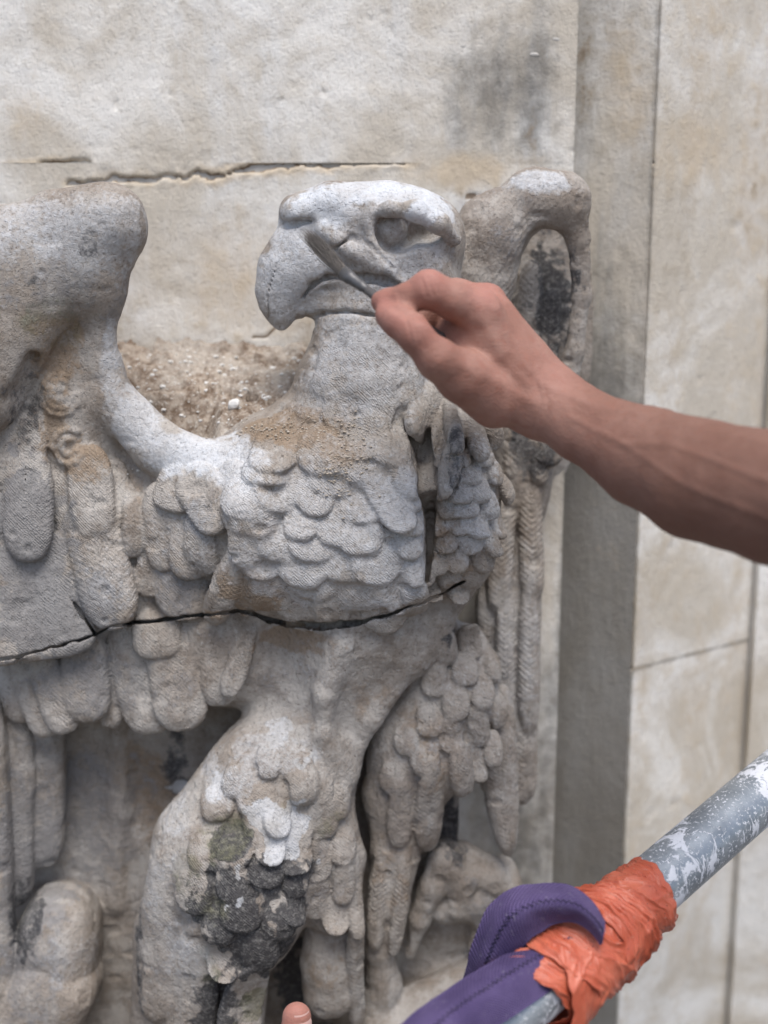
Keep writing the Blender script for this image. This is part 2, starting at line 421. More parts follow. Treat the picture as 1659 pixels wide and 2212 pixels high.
def block(A, B, z0, z1, step, rough=1.0, stain=None, label=None, dark=0.0, cracks=None, gap=.0, edge=0):
    A = np.array([A[0], A[1]], float); B = np.array([B[0], B[1]], float); L = np.linalg.norm(B - A); e = (B - A) / L
    n = np.array([e[1], -e[0]])
    s = np.arange(0, L - 2 * gap + step, step); s = s / s[-1] * (L - 2 * gap) + gap
    z = np.arange(0, z1 - z0 - 2 * gap + step, step); z = z / z[-1] * (z1 - z0 - 2 * gap) + gap + z0
    SS, ZZ = np.meshgrid(s, z, indexing='ij'); SS = SS.ravel(); ZZ = ZZ.ravel()
    P3 = np.stack([A[0] + e[0] * SS, A[1] + e[1] * SS, ZZ], 1)
    ed = np.minimum(np.minimum(SS, L - SS), np.minimum(ZZ - z0, z1 - ZZ)) + noise3(P3, 9, 4) * 1.4
    h = fbm(P3, 90, 3, 12) * .7 * rough + fbm(P3, 14, 4, 14) * .28 * rough - edge * np.exp(-np.clip(ed, 0, 50) / 2.6)
    pits = sstep(.62, .85, noise3(P3, 6.5, 40)) * sstep(.1, .5, noise3(P3, 60, 41)); h -= pits * 1.5
    pa_ = np.zeros((len(P3), 4)); pa_[:, 3] = 1
    U, V = proj(P3)
    if cracks:
        for poly, wd, dp in cracks:
            q = P3.copy(); q[:, 0] += noise3(P3, 9, 50) * 2.2; q[:, 2] += noise3(P3, 7, 51) * 2.4 + noise3(P3, 2.5, 52) * .8
            dd = pl_dist(q[:, 0], q[:, 2], poly, A[1]); wv = wd * (1 + .6 * noise3(P3, 22, 53))
            h -= dp * sstep(wv * 1.5, wv * .5, dd); pa_[:, 2] = np.maximum(pa_[:, 2], sstep(wv * 1.7, wv * .6, dd) * (1.0 if dp > 1 else .25))
            if dp > 3: h += 1.2 * sstep(14, 2, dd) * noise3(P3, 8, 55); pa_[:, 1] = np.maximum(pa_[:, 1], .7 * sstep(16, 3, dd))
    if stain is not None: stain(pa_, U, V, P3)
    P3[:, 0] += n[0] * h; P3[:, 1] += n[1] * h
    F4 = grid_faces(len(s), len(z))
    # side skirts give the block its thickness
    ns, nz = len(s), len(z); idx = np.arange(ns * nz).reshape(ns, nz)
    loop = np.concatenate([idx[:, 0], idx[-1, 1:], idx[-2::-1, -1], idx[0, -2:0:-1]])
    back = P3[loop].copy(); back[:, 0] -= n[0] * 40; back[:, 1] -= n[1] * 40
    k = len(P3); m_ = len(loop); j = np.arange(m_)
    sk = np.stack([loop[j], k + j, k + (j + 1) % m_, loop[(j + 1) % m_]], 1)
    P4 = np.concatenate([P3, P3[loop], back]); sk = np.stack([k + j, k + m_ + j, k + m_ + (j + 1) % m_, k + (j + 1) % m_], 1); Q4 = np.concatenate([F4, sk])
    o = mesh_from('stone_block', P4, Q4, WALL, wall, None, dict(paint_a=np.concatenate([pa_, pa_[loop], pa_[loop]])))
    if label: o['label'] = label
    return o
def gb(U, V, u, v, ru, rv): return np.exp(-(((U - u) / ru) ** 2 + ((V - v) / rv) ** 2))
def st_main(a, U, V, P3):
    a[:, 0] = np.maximum(a[:, 0], .38 * np.exp(-((P3[:, 2] - JZ) / 1.6) ** 2) * sstep(350, 600, U)); a[:, 0] = np.maximum(a[:, 0], .5 * np.exp(-((P3[:, 0] - xa) / 3.0) ** 2))
    a[:, 0] = np.maximum(a[:, 0], .62 * gb(U, V, 1090, 180, 170, 190)); a[:, 0] = np.maximum(a[:, 0], .35 * gb(U, V, 250, 880, 260, 160))
    a[:, 1] = np.maximum(a[:, 1], .85 * gb(U, V, 1000, 370, 160, 45)); a[:, 1] = np.maximum(a[:, 1], .55 * gb(U, V, 560, 620, 260, 190)); a[:, 1] = np.maximum(a[:, 1], .5 * gb(U, V, 90, 260, 90, 110))
    a[:, 1] = np.maximum(a[:, 1], .8 * gb(U, V, 420, 780, 200, 40)); a[:, 0] = np.maximum(a[:, 0], .6 * sstep(1150, 1700, V) * sstep(1000, 1100, U))
def st_b(a, U, V, P3):
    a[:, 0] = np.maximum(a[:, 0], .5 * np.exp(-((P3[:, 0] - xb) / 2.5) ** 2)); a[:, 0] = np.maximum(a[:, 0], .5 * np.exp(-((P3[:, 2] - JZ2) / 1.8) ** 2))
    a[:, 0] = np.maximum(a[:, 0], .22 + 1.0 * sstep(350, 1300, V)); a[:, 1] = np.maximum(a[:, 1], .6 * gb(U, V, 1360, 200, 70, 180))  # soot plus painted shade, darkening down the recess
def st_c(a, U, V, P3):
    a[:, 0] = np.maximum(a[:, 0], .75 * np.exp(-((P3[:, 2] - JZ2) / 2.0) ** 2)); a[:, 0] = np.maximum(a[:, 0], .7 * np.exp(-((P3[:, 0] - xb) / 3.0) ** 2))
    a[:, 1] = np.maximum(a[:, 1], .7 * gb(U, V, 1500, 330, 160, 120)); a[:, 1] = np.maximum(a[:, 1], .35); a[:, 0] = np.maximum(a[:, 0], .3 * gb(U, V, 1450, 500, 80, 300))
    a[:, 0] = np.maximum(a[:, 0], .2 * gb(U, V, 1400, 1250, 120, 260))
scr = [([(160, 317), (240, 318), (330, 326), (460, 336)], .5, .6), ([(180, 340), (300, 344), (470, 348)], .5, .5), ([(180, 200), (380, 206)], .4, .4)]
block((-900, 180), (xa, 180), JZ, JZ + 210, 2.4, stain=st_main, cracks=[([(u, v) for u, v in crack], 2.4, 6)] + scr, label='large pale block above the cracked joint')
block((-900, 180), (xa, 180), JZ - 420, JZ, 2.4, stain=st_main, cracks=[(crack2, 1.8, 5), ([(1010, 421), (1050, 425), (1055, 432)], 1.5, 2), ([(545, 730), (580, 725), (605, 700)], .9, 1.4)], label='pale block behind the neck of the eagle')
block((-900, 180), (xa, 180), JZ - 800, JZ - 420, 5.0, stain=st_main)
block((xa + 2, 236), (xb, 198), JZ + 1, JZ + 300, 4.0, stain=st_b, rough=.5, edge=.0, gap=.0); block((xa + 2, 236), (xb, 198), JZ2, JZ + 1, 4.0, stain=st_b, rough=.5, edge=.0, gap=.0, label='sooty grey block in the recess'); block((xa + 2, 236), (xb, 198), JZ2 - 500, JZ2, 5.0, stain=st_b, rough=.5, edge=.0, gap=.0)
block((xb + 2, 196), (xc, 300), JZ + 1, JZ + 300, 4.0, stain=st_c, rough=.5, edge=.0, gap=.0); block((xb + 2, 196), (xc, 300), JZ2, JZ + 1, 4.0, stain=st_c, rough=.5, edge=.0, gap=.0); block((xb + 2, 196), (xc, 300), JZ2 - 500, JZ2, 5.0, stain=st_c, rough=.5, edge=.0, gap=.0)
block((xc + 3, 286), (xc + 400, 286), JZ + 1, JZ + 300, 6.0, gap=.0, edge=.0); block((xc + 3, 286), (xc + 400, 286), JZ2 - 500, JZ + 1, 6.0, gap=.0, edge=.0)
# scraps of mortar stuck to the wall
def rock_bm(c, r, seed, sq=(1, 1, 1), sub=2):
    import bmesh
    bm = bmesh.new(); bmesh.ops.create_icosphere(bm, subdivisions=sub, radius=1.0)
    V = np.array([v.co for v in bm.verts]); Fc = [[v.index for v in f.verts] for f in bm.faces]; bm.free()
    V = V * (1 + .35 * noise3(V * 10 + seed * 31, 9, seed)[:, None]) * np.array(sq) * r
    return V + np.array(c), Fc
for (u, v, r) in ((1040, 427, 5.0), (1000, 100, 4.0), (1202, 85, 3.6), (1155, 118, 3.4)):
    V, Fc = rock_bm(at(u, v, 180), r * .7, u, (1.8, .35, .8)); o = simple('mortar_lump', V, Fc, MORT, wall, True)

# ------------------------------------------------------------------ crumbling mortar ledge between wing, neck and wall
xs = np.arange(at(215, 800, 120)[0], at(700, 800, 120)[0], 1.3); ys = np.arange(42, 179, 1.3)
XX, YY = np.meshgrid(xs, ys, indexing='ij'); XX = XX.ravel(); YY = YY.ravel()
z_b = at(500, 760, 178)[2]; z_f = at(500, 945, 50)[2]
ZZ = z_f + (z_b - z_f) * np.clip((YY - 50) / 128, -.3, 1) ** 1.0
PL = np.stack([XX, YY, ZZ], 1)
uL, vL = proj(PL)
rk = np.maximum(0, noise3(PL, 11, 68) - .15); hh = 9 * rk * (1 + .5 * noise3(PL, 3, 69)) - .9 * np.maximum(0, 82 - YY) - 3.0 * np.maximum(0, 112 - YY) * sstep(480, 400, uL) + fbm(PL, 30, 4, 61) * 4.5 + fbm(PL, 7, 4, 63) * 2.2 + np.maximum(0, noise3(PL, 4, 66) - .2) * 3.0 + 7 * np.exp(-(178 - YY) / 14) 
for (u, v, rr, dp) in ((545, 858, 4.6, 16), (510, 856, 3.4, 10), (488, 850, 5.5, 6), (540, 822, 2.6, 9), (440, 843, 4, 4), (590, 790, 6, 5), (470, 820, 3, 4)):
    # where the ray meets the sloping ledge
    d0 = ray(u, v); sl = (z_b - z_f) / 128.0; t = (z_f + sl * (CAM[1] - 50) - CAM[2]) / (d0[2] - sl * d0[1]); c = CAM + d0 * t
    hh -= dp * sstep(rr * 1.3, rr * .75, np.hypot(XX - c[0], (YY - c[1]) / 1.2))
hh = np.maximum(hh, -38)
PL[:, 2] += hh
FL = grid_faces(len(xs), len(ys))[:, ::-1]
FL = FL[~((uL < 415) & (YY < 92))[FL].any(1)]
led = thing('mortar_ledge', 'crumbling brown mortar ledge with small holes between the wing and the neck', 'ledge')
mesh_from('rubble_surface', PL, FL, RUB, led)
def ledge_z(x, y):
    i = int(np.clip((x - xs[0]) / 1.3, 0, len(xs) - 1)); j = int(np.clip((y - ys[0]) / 1.3, 0, len(ys) - 1)); return PL[i * len(ys) + j, 2]
V0 = []; F0 = []
for k in range(420):
    x = rng.uniform(xs[0], xs[-1]); y = rng.uniform(55, 170); r = .7 + 1.9 * rng.rand() ** 3
    V, Fc = rock_bm((x, y, ledge_z(x, y) + r * .3), r, k, (1.2, 1, .7), 1)
    o_ = len(V0); V0 += list(V); F0 += [[a + o_ for a in f] for f in Fc]
o = simple('mortar_crumbs', V0, F0, CHIP, led, False); o['kind'] = 'stuff'
def on_ledge(u, v):
    d0 = ray(u, v); sl = (z_b - z_f) / 128.0; t = (z_f + sl * (CAM[1] - 50) - CAM[2]) / (d0[2] - sl * d0[1]); c = CAM + d0 * t; return c[0], c[1]
for (u, v, r, lab) in ((507, 893, 6.0, 'largest white plaster flake lying on the mortar ledge'), (455, 905, 3.4, 'small white plaster flake left of the largest flake on the ledge'),
                       (590, 790, 3.6, 'white plaster flake close to the neck at the back of the ledge'), (505, 926, 3.0, 'white plaster flake at the front edge of the ledge')):
    x, y = on_ledge(u, v); V, Fc = rock_bm((x, y, ledge_z(x, y) + r * .45), r, u, (1, .8, .9), 2)
    tag(simple('plaster_flake', V, Fc, CHIP, None, False), lab, 'flake', 'plaster flakes on the mortar ledge')
# ground below the scaffold: unseen, added to bounce light onto the undersides
m = NT('paving', .95, .1); GR = m.out(m.mix(m.noise(3, 4), (.09, .08, .07), (.15, .135, .12)))
o = simple('ground', [(-60000, -60000, -1300), (60000, -60000, -1300), (60000, 60000, -1300), (-60000, 60000, -1300)], [(0, 1, 2, 3)], GR); o['kind'] = 'structure'

# ------------------------------------------------------------------ the stone eagle: one solid, cut into its parts
#   px(): masses given by where they stand in view (u, v), depth Y in mm and sizes in u/v units
EG = Field((-400, -125, -610), (250, 182, 330), VOX)
def E(i, u, v, Y, ru, rv, rY, **k): EG.ell(i, at(u, v, Y), (ru * S, rY, rv * S), **k)
def CH(i, pts, **k): EG.chain(i, [(*at(u, v, Y), r * S) for u, v, Y, r in pts], **k)
G = {}
def grp(key, name, parent='root', label=None):
    G[key] = dict(name=name, parent=parent, label=label)
    return EG.reg(name, key, None, main=True)
slab = grp('slab', 'back_slab'); breast = grp('breast', 'breast'); belly = grp('belly', 'belly')
wl = grp('wl', 'wing', label='raised wing with smooth thick rim'); wr = grp('wr', 'wing', label='arched wing in shade against the wall')
neck = grp('neck', 'neck'); head = grp('head', 'head'); thl = grp('thl', 'thigh', label='thigh with black algae and white patches')
thr_ = grp('thr', 'thigh', label='feathered thigh tapering to a narrow shank'); foot = grp('foot', 'foot'); rock = grp('rock', 'rocky_base')
lump = grp('lump', 'rounded_boulder')

# back slab behind the lower body
def BX(i, lo, hi, k=8):
    lo = np.array(lo, float); hi = np.array(hi, float); c = (lo + hi) / 2; r = (hi - lo) / 2
    sl, g = EG.box(lo - 12, hi + 12)
    q = [np.abs(g[j] - c[j]) - r[j] + 6 for j in range(3)]
    o = np.sqrt(sum(np.maximum(x, 0) ** 2 for x in q)) + np.minimum(np.maximum(np.maximum(q[0], q[1]), q[2]), 0) - 6
    EG.union(sl, o.astype(np.float32), i, k)
p0 = at(-60, 1450, 110); p1 = at(1060, 2400, 110)
BX(slab, (-395, 108, -640), (75, 185, p0[2]))
BX(slab, (-395, 128, p0[2] - 40), (60, 185, at(0, 960, 128)[2]))
# torso
E(breast, 690, 1130, 78, 268, 232, 84, k=10, pw=2.3)
E(breast, 820, 1180, 60, 140, 150, 66, k=30)
E(breast, 480, 1110, 88, 190, 160, 62, k=40)
E(breast, 700, 970, 80, 200, 110, 62, k=40)
cr = EG.reg('breast_flank', 'breast')
E(cr, 965, 1100, 78, 126, 212, 62, k=6, pw=2.3)
CH(belly, [(770, 1310, 88, 205), (715, 1470, 84, 145), (680, 1610, 72, 82)], k=14, sq=.92)
E(belly, 500, 1330, 96, 170, 130, 62, k=20)
E(belly, 840, 1330, 92, 175, 120, 62, ang=-30, k=25)
E(belly, 480, 1420, 100, 220, 110, 60, k=30)
CH(belly, [(985, 1290, 62, 26), (885, 1430, 48, 24), (800, 1555, 44, 24), (745, 1650, 48, 22)], k=16)
CH(belly, [(735, 1400, 22, 22), (700, 1500, 20, 20), (700, 1580, 22, 18), (745, 1670, 34, 18)], k=22)
# left wing
LIMB = [(218, 498, 46, 86), (140, 524, 44, 112), (20, 606, 40, 158), (-130, 740, 36, 230)]
E(wl, 150, 860, 86, 116, 300, 44, ang=6, k=10)
E(wl, 20, 1080, 78, 125, 330, 44, k=12)
E(wl, 250, 1190, 92, 270, 250, 50, k=22)
E(wl, 120, 1290, 82, 160, 150, 42, k=14)
E(wl, 240, 1450, 104, 270, 120, 46, k=12)
CH(wl, [(240, 520, 50, 56), (212, 630, 52, 44), (200, 725, 56, 48), (236, 855, 58, 52), (338, 962, 54, 60), (450, 1020, 50, 66), (570, 1056, 48, 62)], k=15, sq=.72)
CH(wl, LIMB, k=6, sq=.5)
E(wl, 232, 478, 46, 70, 66, 31, k=18, pw=2.5)
E(wl, 196, 570, 50, 62, 110, 30, k=22, ang=8)
# right wing
CH(wr, [(1010, 720, 120, 75), (1034, 600, 118, 84), (1070, 500, 115, 90), (1148, 430, 112, 64), (1212, 430, 112, 60)], k=10, sq=.75)
CH(wr, [(1150, 425, 110, 58), (1222, 432, 112, 52), (1250, 520, 116, 26), (1256, 640, 122, 22), (1238, 760, 126, 25), (1212, 870, 130, 34), (1184, 980, 132, 36)], k=8, sq=.75)
E(wr, 1180, 720, 188, 120, 420, 18, k=4)
E(wr, 1130, 1000, 160, 75, 210, 30, k=8)
E(wr, 1115, 1400, 160, 62, 320, 26, k=8, pw=3)
E(0, 1180, 665, 98, 64, 186, 50, ang=6, k=6, cut=True)
# neck and head
CH(neck, [(830, 640, 78, 130), (800, 760, 76, 132), (786, 850, 76, 160), (770, 950, 84, 188)], k=18, sq=.86)
E(neck, 700, 935, 90, 100, 44, 50, ang=-30, k=24)
E(head, 830, 490, 74, 165, 96, 42, k=12)
E(head, 880, 560, 74, 118, 120, 42, k=20)
E(head, 925, 520, 74, 70, 74, 40, k=14)
CH(head, [(648, 463, 72, 47), (720, 448, 72, 54), (830, 462, 72, 62), (925, 492, 72, 52)], k=8, sq=1.55)
bk = EG.reg('beak', 'head', label='hooked white beak with thin dark veins')
CH(bk, [(735, 558, 72, 80), (664, 556, 70, 88), (628, 590, 70, 75), (606, 632, 70, 54), (605, 662, 70, 41), (607, 688, 70, 22), (608, 703, 70, 8)], k=7, sq=.74)
md = EG.reg('lower_beak', 'head')
CH(md, [(655, 662, 72, 26), (700, 652, 72, 38), (770, 648, 72, 48), (860, 655, 72, 66)], k=6, sq=.85)
E(md, 900, 640, 72, 100, 60, 40, k=15)
EG.groove([(598, 480, 1.2), (615, 486, 1.2), (640, 482, .9), (672, 478, .4)], 2.0, 5.0, k=4)
E(0, 890, 500, 26, 92, 42, 26, ang=15, k=4, cut=True)
E(0, 850, 500, 24, 50, 44, 28, k=5, cut=True)
br_ = EG.reg('brow', 'head', label='heavy white brow ridge')
CH(br_, [(792, 462, 34, 9), (842, 450, 27, 15), (900, 456, 21, 21), (948, 482, 25, 21), (984, 518, 38, 13)], k=3, sq=1.0)
ey = EG.reg('eyeball', 'head')
E(ey, 846, 494, 47, 36, 36, 14, k=5.0)
# face ridges: brow front, cheek line, cere edge
CH(head, [(800, 440, 34, 9), (794, 480, 33, 8), (806, 530, 32, 8), (838, 580, 31, 8), (866, 614, 34, 10)], k=7)
CH(0, [(776, 455, 22, 6), (772, 490, 22, 7)], k=10, cut=True)
CH(head, [(700, 500, 42, 12), (760, 545, 37, 10), (830, 580, 34, 8)], k=14)
CH(head, [(905, 545, 40, 14), (950, 580, 42, 14), (980, 640, 50, 18)], k=12)
EG.groove([(655, 640, .5), (675, 615, 1), (705, 598, 1.2), (740, 596, 1.6), (790, 600, 2.6), (830, 606, 2.4), (860, 615, 1.2)], 1.4, 8, k=4)
EG.groove([(598, 570, .2), (578, 640, .5), (583, 690, .5)], 1.0, 1.6, k=1.5)
EG.groove([(718, 540, .4), (760, 512, .8), (800, 530, .8), (850, 580, .4)], 1.6, 1.5, k=3)
EG.groove([(662, 686, .6), (700, 678, 1), (750, 674, 1), (810, 682, .8)], 1.4, 4, k=4)
# left thigh with its side lobe
CH(thl, [(650, 1560, 66, 80), (590, 1690, 46, 165), (500, 1850, 36, 190), (440, 2030, 44, 168), (420, 2300, 52, 165)], k=26, sq=.72)
E(thl, 545, 1930, 22, 130, 190, 50, k=30, ang=-12)
lobe = EG.reg('thigh_fold', 'thl')
CH(lobe, [(690, 1720, 42, 78), (728, 1850, 34, 64), (716, 1960, 40, 68)], k=12, sq=.8)
tub = EG.reg('tibia_sheath', 'thl')
CH(tub, [(716, 1960, 52, 58), (712, 2080, 50, 70), (712, 2140, 50, 68)], k=4, sq=.8)
# right thigh
CH(thr_, [(985, 1420, 92, 88), (968, 1500, 84, 125), (915, 1610, 82, 140), (868, 1720, 78, 98), (856, 1830, 70, 62), (838, 1950, 68, 50), (820, 2050, 68, 36)], k=5, sq=.72)
# foot, claws, base rock
CH(foot, [(820, 2060, 74, 34), (830, 2130, 78, 44), (810, 2200, 78, 50)], k=6)
for pts in ([(885, 2060, 84, 12), (905, 1985, 82, 26), (935, 1915, 82, 34), (965, 1850, 84, 44), (1000, 1900, 84, 40), (985, 1965, 80, 24)],
            [(1000, 1850, 98, 40), (1055, 1890, 94, 46), (1095, 1925, 98, 40), (1075, 1985, 96, 26)], [(960, 1960, 92, 40), (1030, 1945, 92, 46), (1050, 2000, 90, 34), (1020, 2045, 92, 14)]):
    tl = EG.reg('toe', 'foot'); CH(tl, pts, k=5)
E(foot, 1085, 1900, 110, 45, 60, 25, k=6)
E(rock, 1000, 2090, 140, 160, 100, 52, k=8)
E(rock, 985, 1960, 132, 125, 130, 36, k=10)
E(rock, 980, 2200, 110, 200, 90, 50, k=12)
CH(rock, [(800, 2270, 60, 70), (900, 2180, 82, 60), (1060, 2090, 96, 44)], k=8)
CH(rock, [(560, 2290, 60, 60), (700, 2280, 60, 70), (760, 2270, 60, 60)], k=8)
E(lump, 128, 2065, 74, 102, 184, 46, k=3, pw=2.8, ang=-5)
lp = EG.reg('boulder_face', 'lump'); E(lp, 98, 2160, 62, 108, 150, 42, k=1.0, ang=-32, pw=3.6)

# ---- cut-outs
CH(0, [(70, 770, 26, 12), (52, 850, 22, 26), (55, 960, 20, 36)], cut=True, k=6, sq=1.5)
E(0, 330, 1750, 96, 80, 190, 18, ang=28, cut=True, k=10)
CH(0, [(1090, 1690, 120, 10), (1010, 1790, 90, 34), (965, 1850, 80, 20)], cut=True, k=4)

F = EG.feather
# ---- outer feathers of the raised wing
F('wl', 75, 820, 62, 1010, 80, T=9, Y0=60, Y1=40)
F('wl', 10, 860, 8, 1060, 90, T=10, Y0=56, Y1=36)
F('wl', 120, 1000, 160, 1290, 90, lift=2, T=6)
F('wl', -30, 1050, -25, 1300, 120, lift=6, T=9)
F('wl', 62, 960, 62, 1215, 112, T=11, Y0=46, Y1=24, k=3)
F('wl', 60, 1150, 112, 1425, 216, T=10, pw=9, rip=.1, gr=0, Y0=42, Y1=30)
F('wl', -20, 1150, 0, 1440, 150, T=10, pw=8, rip=.1, gr=0, Y0=38, Y1=24)
F('wl', 330, 1180, 305, 1338, 80, lift=3, T=5)
F('wl', 330, 1120, 320, 1290, 60, lift=3, T=5)
F('wl', 396, 1110, 398, 1342, 136, T=11, Y0=52, Y1=36, k=3)
F('wl', 150, 1060, 205, 1346, 100, T=10, Y0=48, Y1=38)
F('wl', 240, 990, 262, 1140, 74, lift=5, T=7)
F('wl', 285, 1040, 282, 1202, 64, lift=9, T=8)
F('wl', 178, 1060, 255, 1360, 132, T=13, per=6, Y0=48, Y1=26, k=3)
F('wl', 190, 960, 205, 1160, 104, T=10, Y0=50, Y1=32, k=4)
F('wl', 345, 1040, 365, 1235, 98, T=10, Y0=46, Y1=34)
F('wl', 440, 1080, 450, 1240, 84, lift=6, T=8)
F('wl', 395, 1040, 415, 1254, 104, T=11, Y0=46, Y1=26, k=3)
F('wl', 395, 1000, 372, 1105, 100, lift=6, T=7)
F('breast', 600, 1170, 520, 1320, 70, lift=5, T=7)
F('breast', 555, 1130, 466, 1338, 72, lift=11, T=9)
F('breast', 400, 1010, 500, 1145, 116, lift=9, T=9)
F('breast', 470, 1010, 590, 1110, 96, lift=8, T=8)
F('breast', 500, 1060, 565, 1165, 96, lift=7, T=7)
# ---- row below the crack
F('wl', 15, 1390, 60, 1562, 90, T=11, Y0=72, Y1=62)
F('wl', 45, 1390, 105, 1592, 84, T=11, Y0=66, Y1=54)
F('wl', 82, 1390, 148, 1585, 88, T=11, Y0=60, Y1=46)
F('wl', 262, 1350, 236, 1572, 76, T=11, Y0=68, Y1=58)
F('wl', 180, 1345, 192, 1560, 112, T=12, Y0=58, Y1=44)
F('wl', 268, 1335, 335, 1584, 128, T=12, Y0=62, Y1=52)
F('wl', 365, 1325, 398, 1578, 134, T=12, Y0=54, Y1=40)
F('wl', 335, 1310, 345, 1425, 114, T=9, Y0=48, Y1=40)
F('belly', 470, 1320, 474, 1526, 90, T=12, Y0=50, Y1=40)
F('belly', 545, 1345, 490, 1500, 56, lift=7, T=7)
# ---- long flight feathers hanging at the left
CH(slab, [(262, 1560, 112, 30), (258, 1750, 112, 24), (250, 1950, 112, 20)], k=14)
F('wl', 100, 1520, 92, 1874, 104, lift=0, T=15, Y0=92, Y1=86, rip=.2, pw=5)
F('wl', 36, 1540, 24, 1960, 110, lift=0, T=16, Y0=80, Y1=72, rip=.2, pw=6)
F('wl', -45, 1480, -14, 2300, 130, lift=0, T=18, Y0=60, Y1=40, rip=.2, pw=8)
# ---- breast scales, row over row
rows = 0
for v in np.arange(1318, 985, -47):
    off = (rows % 2) * 44
    for u in np.arange(560 - off, 905, 86):
        if u < 540 and v > 1180: continue
        if v > 1285 and (u < 600 or u > 860): continue
        if v < 1060 and u < 560: continue
        uu = u + rng.uniform(-17, 17); vv = v + rng.uniform(-15, 15)
        sl_ = (uu - 720) * .10
        wd = rng.uniform(78, 118)
        F('breast', uu - sl_, vv - 72, uu + sl_ * .4, vv + 36 + rng.uniform(-8, 10), wd, lift=rng.uniform(1.0, 4.5), T=rng.uniform(4.0, 6.5), sink=4, rip=rng.uniform(.1, .5), pw=2.2, k=rng.uniform(2, 7), gr=.3)
    rows += 1
# column of narrow scales along the fold of the breast
for v in np.arange(1290, 1010, -52):
    F('breast', 880, v - 70, 893 + rng.uniform(-6, 6), v + 26, 62, lift=6, T=6, k=1.5, rip=.3, pw=2.6)
F('breast', 800, 1010, 880, 1150, 74, lift=6, T=7, k=4)
F('breast', 830, 950, 905, 1080, 66, lift=7, T=7, k=4)
# ---- flank scales right of the fold: small, deep and ridged
rows = 0
for v in np.arange(1278, 905, -36):
    for u in np.arange(945 + (rows % 2) * 22, 1082, 44):
        half = 126 * math.sqrt(max(0, 1 - ((v - 1100) / 215.0) ** 2))
        if u > 965 + half - 12: continue
        uu = u + rng.uniform(-6, 6)
        F('breast', uu - 6, v - 44, uu + 5, v + 26 + rng.uniform(-5, 5), rng.uniform(50, 62), lift=rng.uniform(3.5, 8.5), T=5.5, sink=4, rip=.55, per=3.6, pw=2.5, k=1.2)
    rows += 1
# ---- curling locks at the base of the neck
F('neck', 950, 830, 880, 945, 84, lift=13, T=9, rip=.5, pw=2.4, cup=5, k=2)
F('neck', 985, 860, 905, 1010, 60, lift=8, T=8, rip=.4, pw=2.6, cup=3)
F('breast', 985, 880, 945, 1085, 50, lift=14, T=10, rip=.4, pw=2.8, k=1.5)
F('breast', 1000, 880, 1035, 1000, 52, lift=12, T=8, rip=.5, pw=2.6)
F('breast', 1030, 890, 1072, 975, 50, lift=9, T=7, rip=.5, pw=2.6)
F('breast', 965, 860, 985, 990, 40, lift=10, T=8, rip=.4)
EG.groove([(925, 930, .6), (918, 985, 2.0), (922, 1060, 2.6), (930, 1110, 1.4), (928, 1200, .9), (922, 1255, .7)], 3.0, 26, k=3)
# ---- neck locks, low relief
for (a, b, c, d, ww) in ((720, 740, 700, 850, 60), (790, 730, 770, 850, 70), (850, 720, 850, 830, 60), (690, 820, 660, 905, 70), (760, 820, 730, 930, 80), (830, 820, 810, 930, 70), (890, 780, 880, 880, 60), (780, 900, 800, 990, 90), (850, 920, 850, 1010, 80)):
    F('neck', a, b, c, d, ww, lift=1.2, T=3.4, sink=2.5, rip=.25, pw=2.4, k=6)
# ---- thigh scales
for (u, v, ww, l) in ((640, 1660, 70, 3), (580, 1650, 60, 2), (520, 1690, 76, 3), (690, 1700, 66, 3), (470, 1740, 80, 3), (560, 1730, 84, 4), (655, 1700, 70, 4),
                      (450, 1850, 90, 4), (420, 1930, 96, 4), (735, 1730, 60, 4), (700, 1770, 80, 5), (640, 1800, 76, 5), (560, 1790, 80, 5),
                      (510, 1840, 86, 6), (745, 1830, 66, 5), (690, 1860, 76, 5), (500, 1910, 76, 6), (575, 1880, 84, 5), (640, 1900, 70, 5),
                      (530, 1970, 96, 6), (600, 1990, 84, 5), (470, 2000, 80, 5), (560, 2050, 90, 5), (490, 2090, 90, 4), (640, 1960, 60, 4),
                      (745, 1910, 56, 6), (690, 1940, 66, 6), (735, 1985, 70, 7), (600, 1770, 66, 7), (640, 1850, 90, 8), (590, 1830, 70, 7)):
    F('thl', u + rng.uniform(-6, 6), v - 48, u - 4 + rng.uniform(-8, 8), v + 36, ww, lift=l * 1.1, T=6, sink=4, rip=.25, pw=2.4, k=2.2, gr=.2)
F('thl', 770, 1850, 775, 2030, 42, lift=9, T=7); F('thl', 775, 1990, 768, 2230, 40, lift=4, T=8)
F('thl', 560, 2090, 520, 2330, 110, lift=3, T=8); F('thl', 430, 2000, 400, 2300, 120, lift=2, T=7, rip=.2)
F('thl', 350, 1850, 330, 2200, 100, lift=1, T=6, rip=.2, k=8)
for (u, v, ww, l) in ((960, 1400, 60, 3), (1020, 1390, 60, 3), (1060, 1440, 54, 4), (1000, 1450, 66, 4), (940, 1470, 66, 3), (1040, 1500, 60, 5), (985, 1520, 66, 5),
                      (1075, 1540, 50, 5), (930, 1560, 70, 3), (1030, 1570, 56, 6), (880, 1600, 66, 2), (975, 1590, 66, 5), (1060, 1620, 46, 6), (920, 1640, 74, 4), (850, 1680, 70, 3)):
    F('thr', u, v - 42, u + 2 + rng.uniform(-6, 6), v + 34, ww, lift=l * 1.2, T=6, sink=4, rip=.5, per=3.8, pw=2.4, k=2)
F('thr', 990, 1600, 990, 1705, 60, lift=10, T=8, rip=.5, per=4)
F('thr', 1020, 1590, 1035, 1680, 44, lift=8, T=7)
F('thr', 940, 1650, 915, 1830, 74, lift=8, T=7, rip=.4)
F('thr', 880, 1820, 845, 2060, 40, lift=5, T=6, rip=.7, per=5); F('thr', 820, 1820, 812, 2050, 44, lift=4, T=6, rip=.7, per=5)
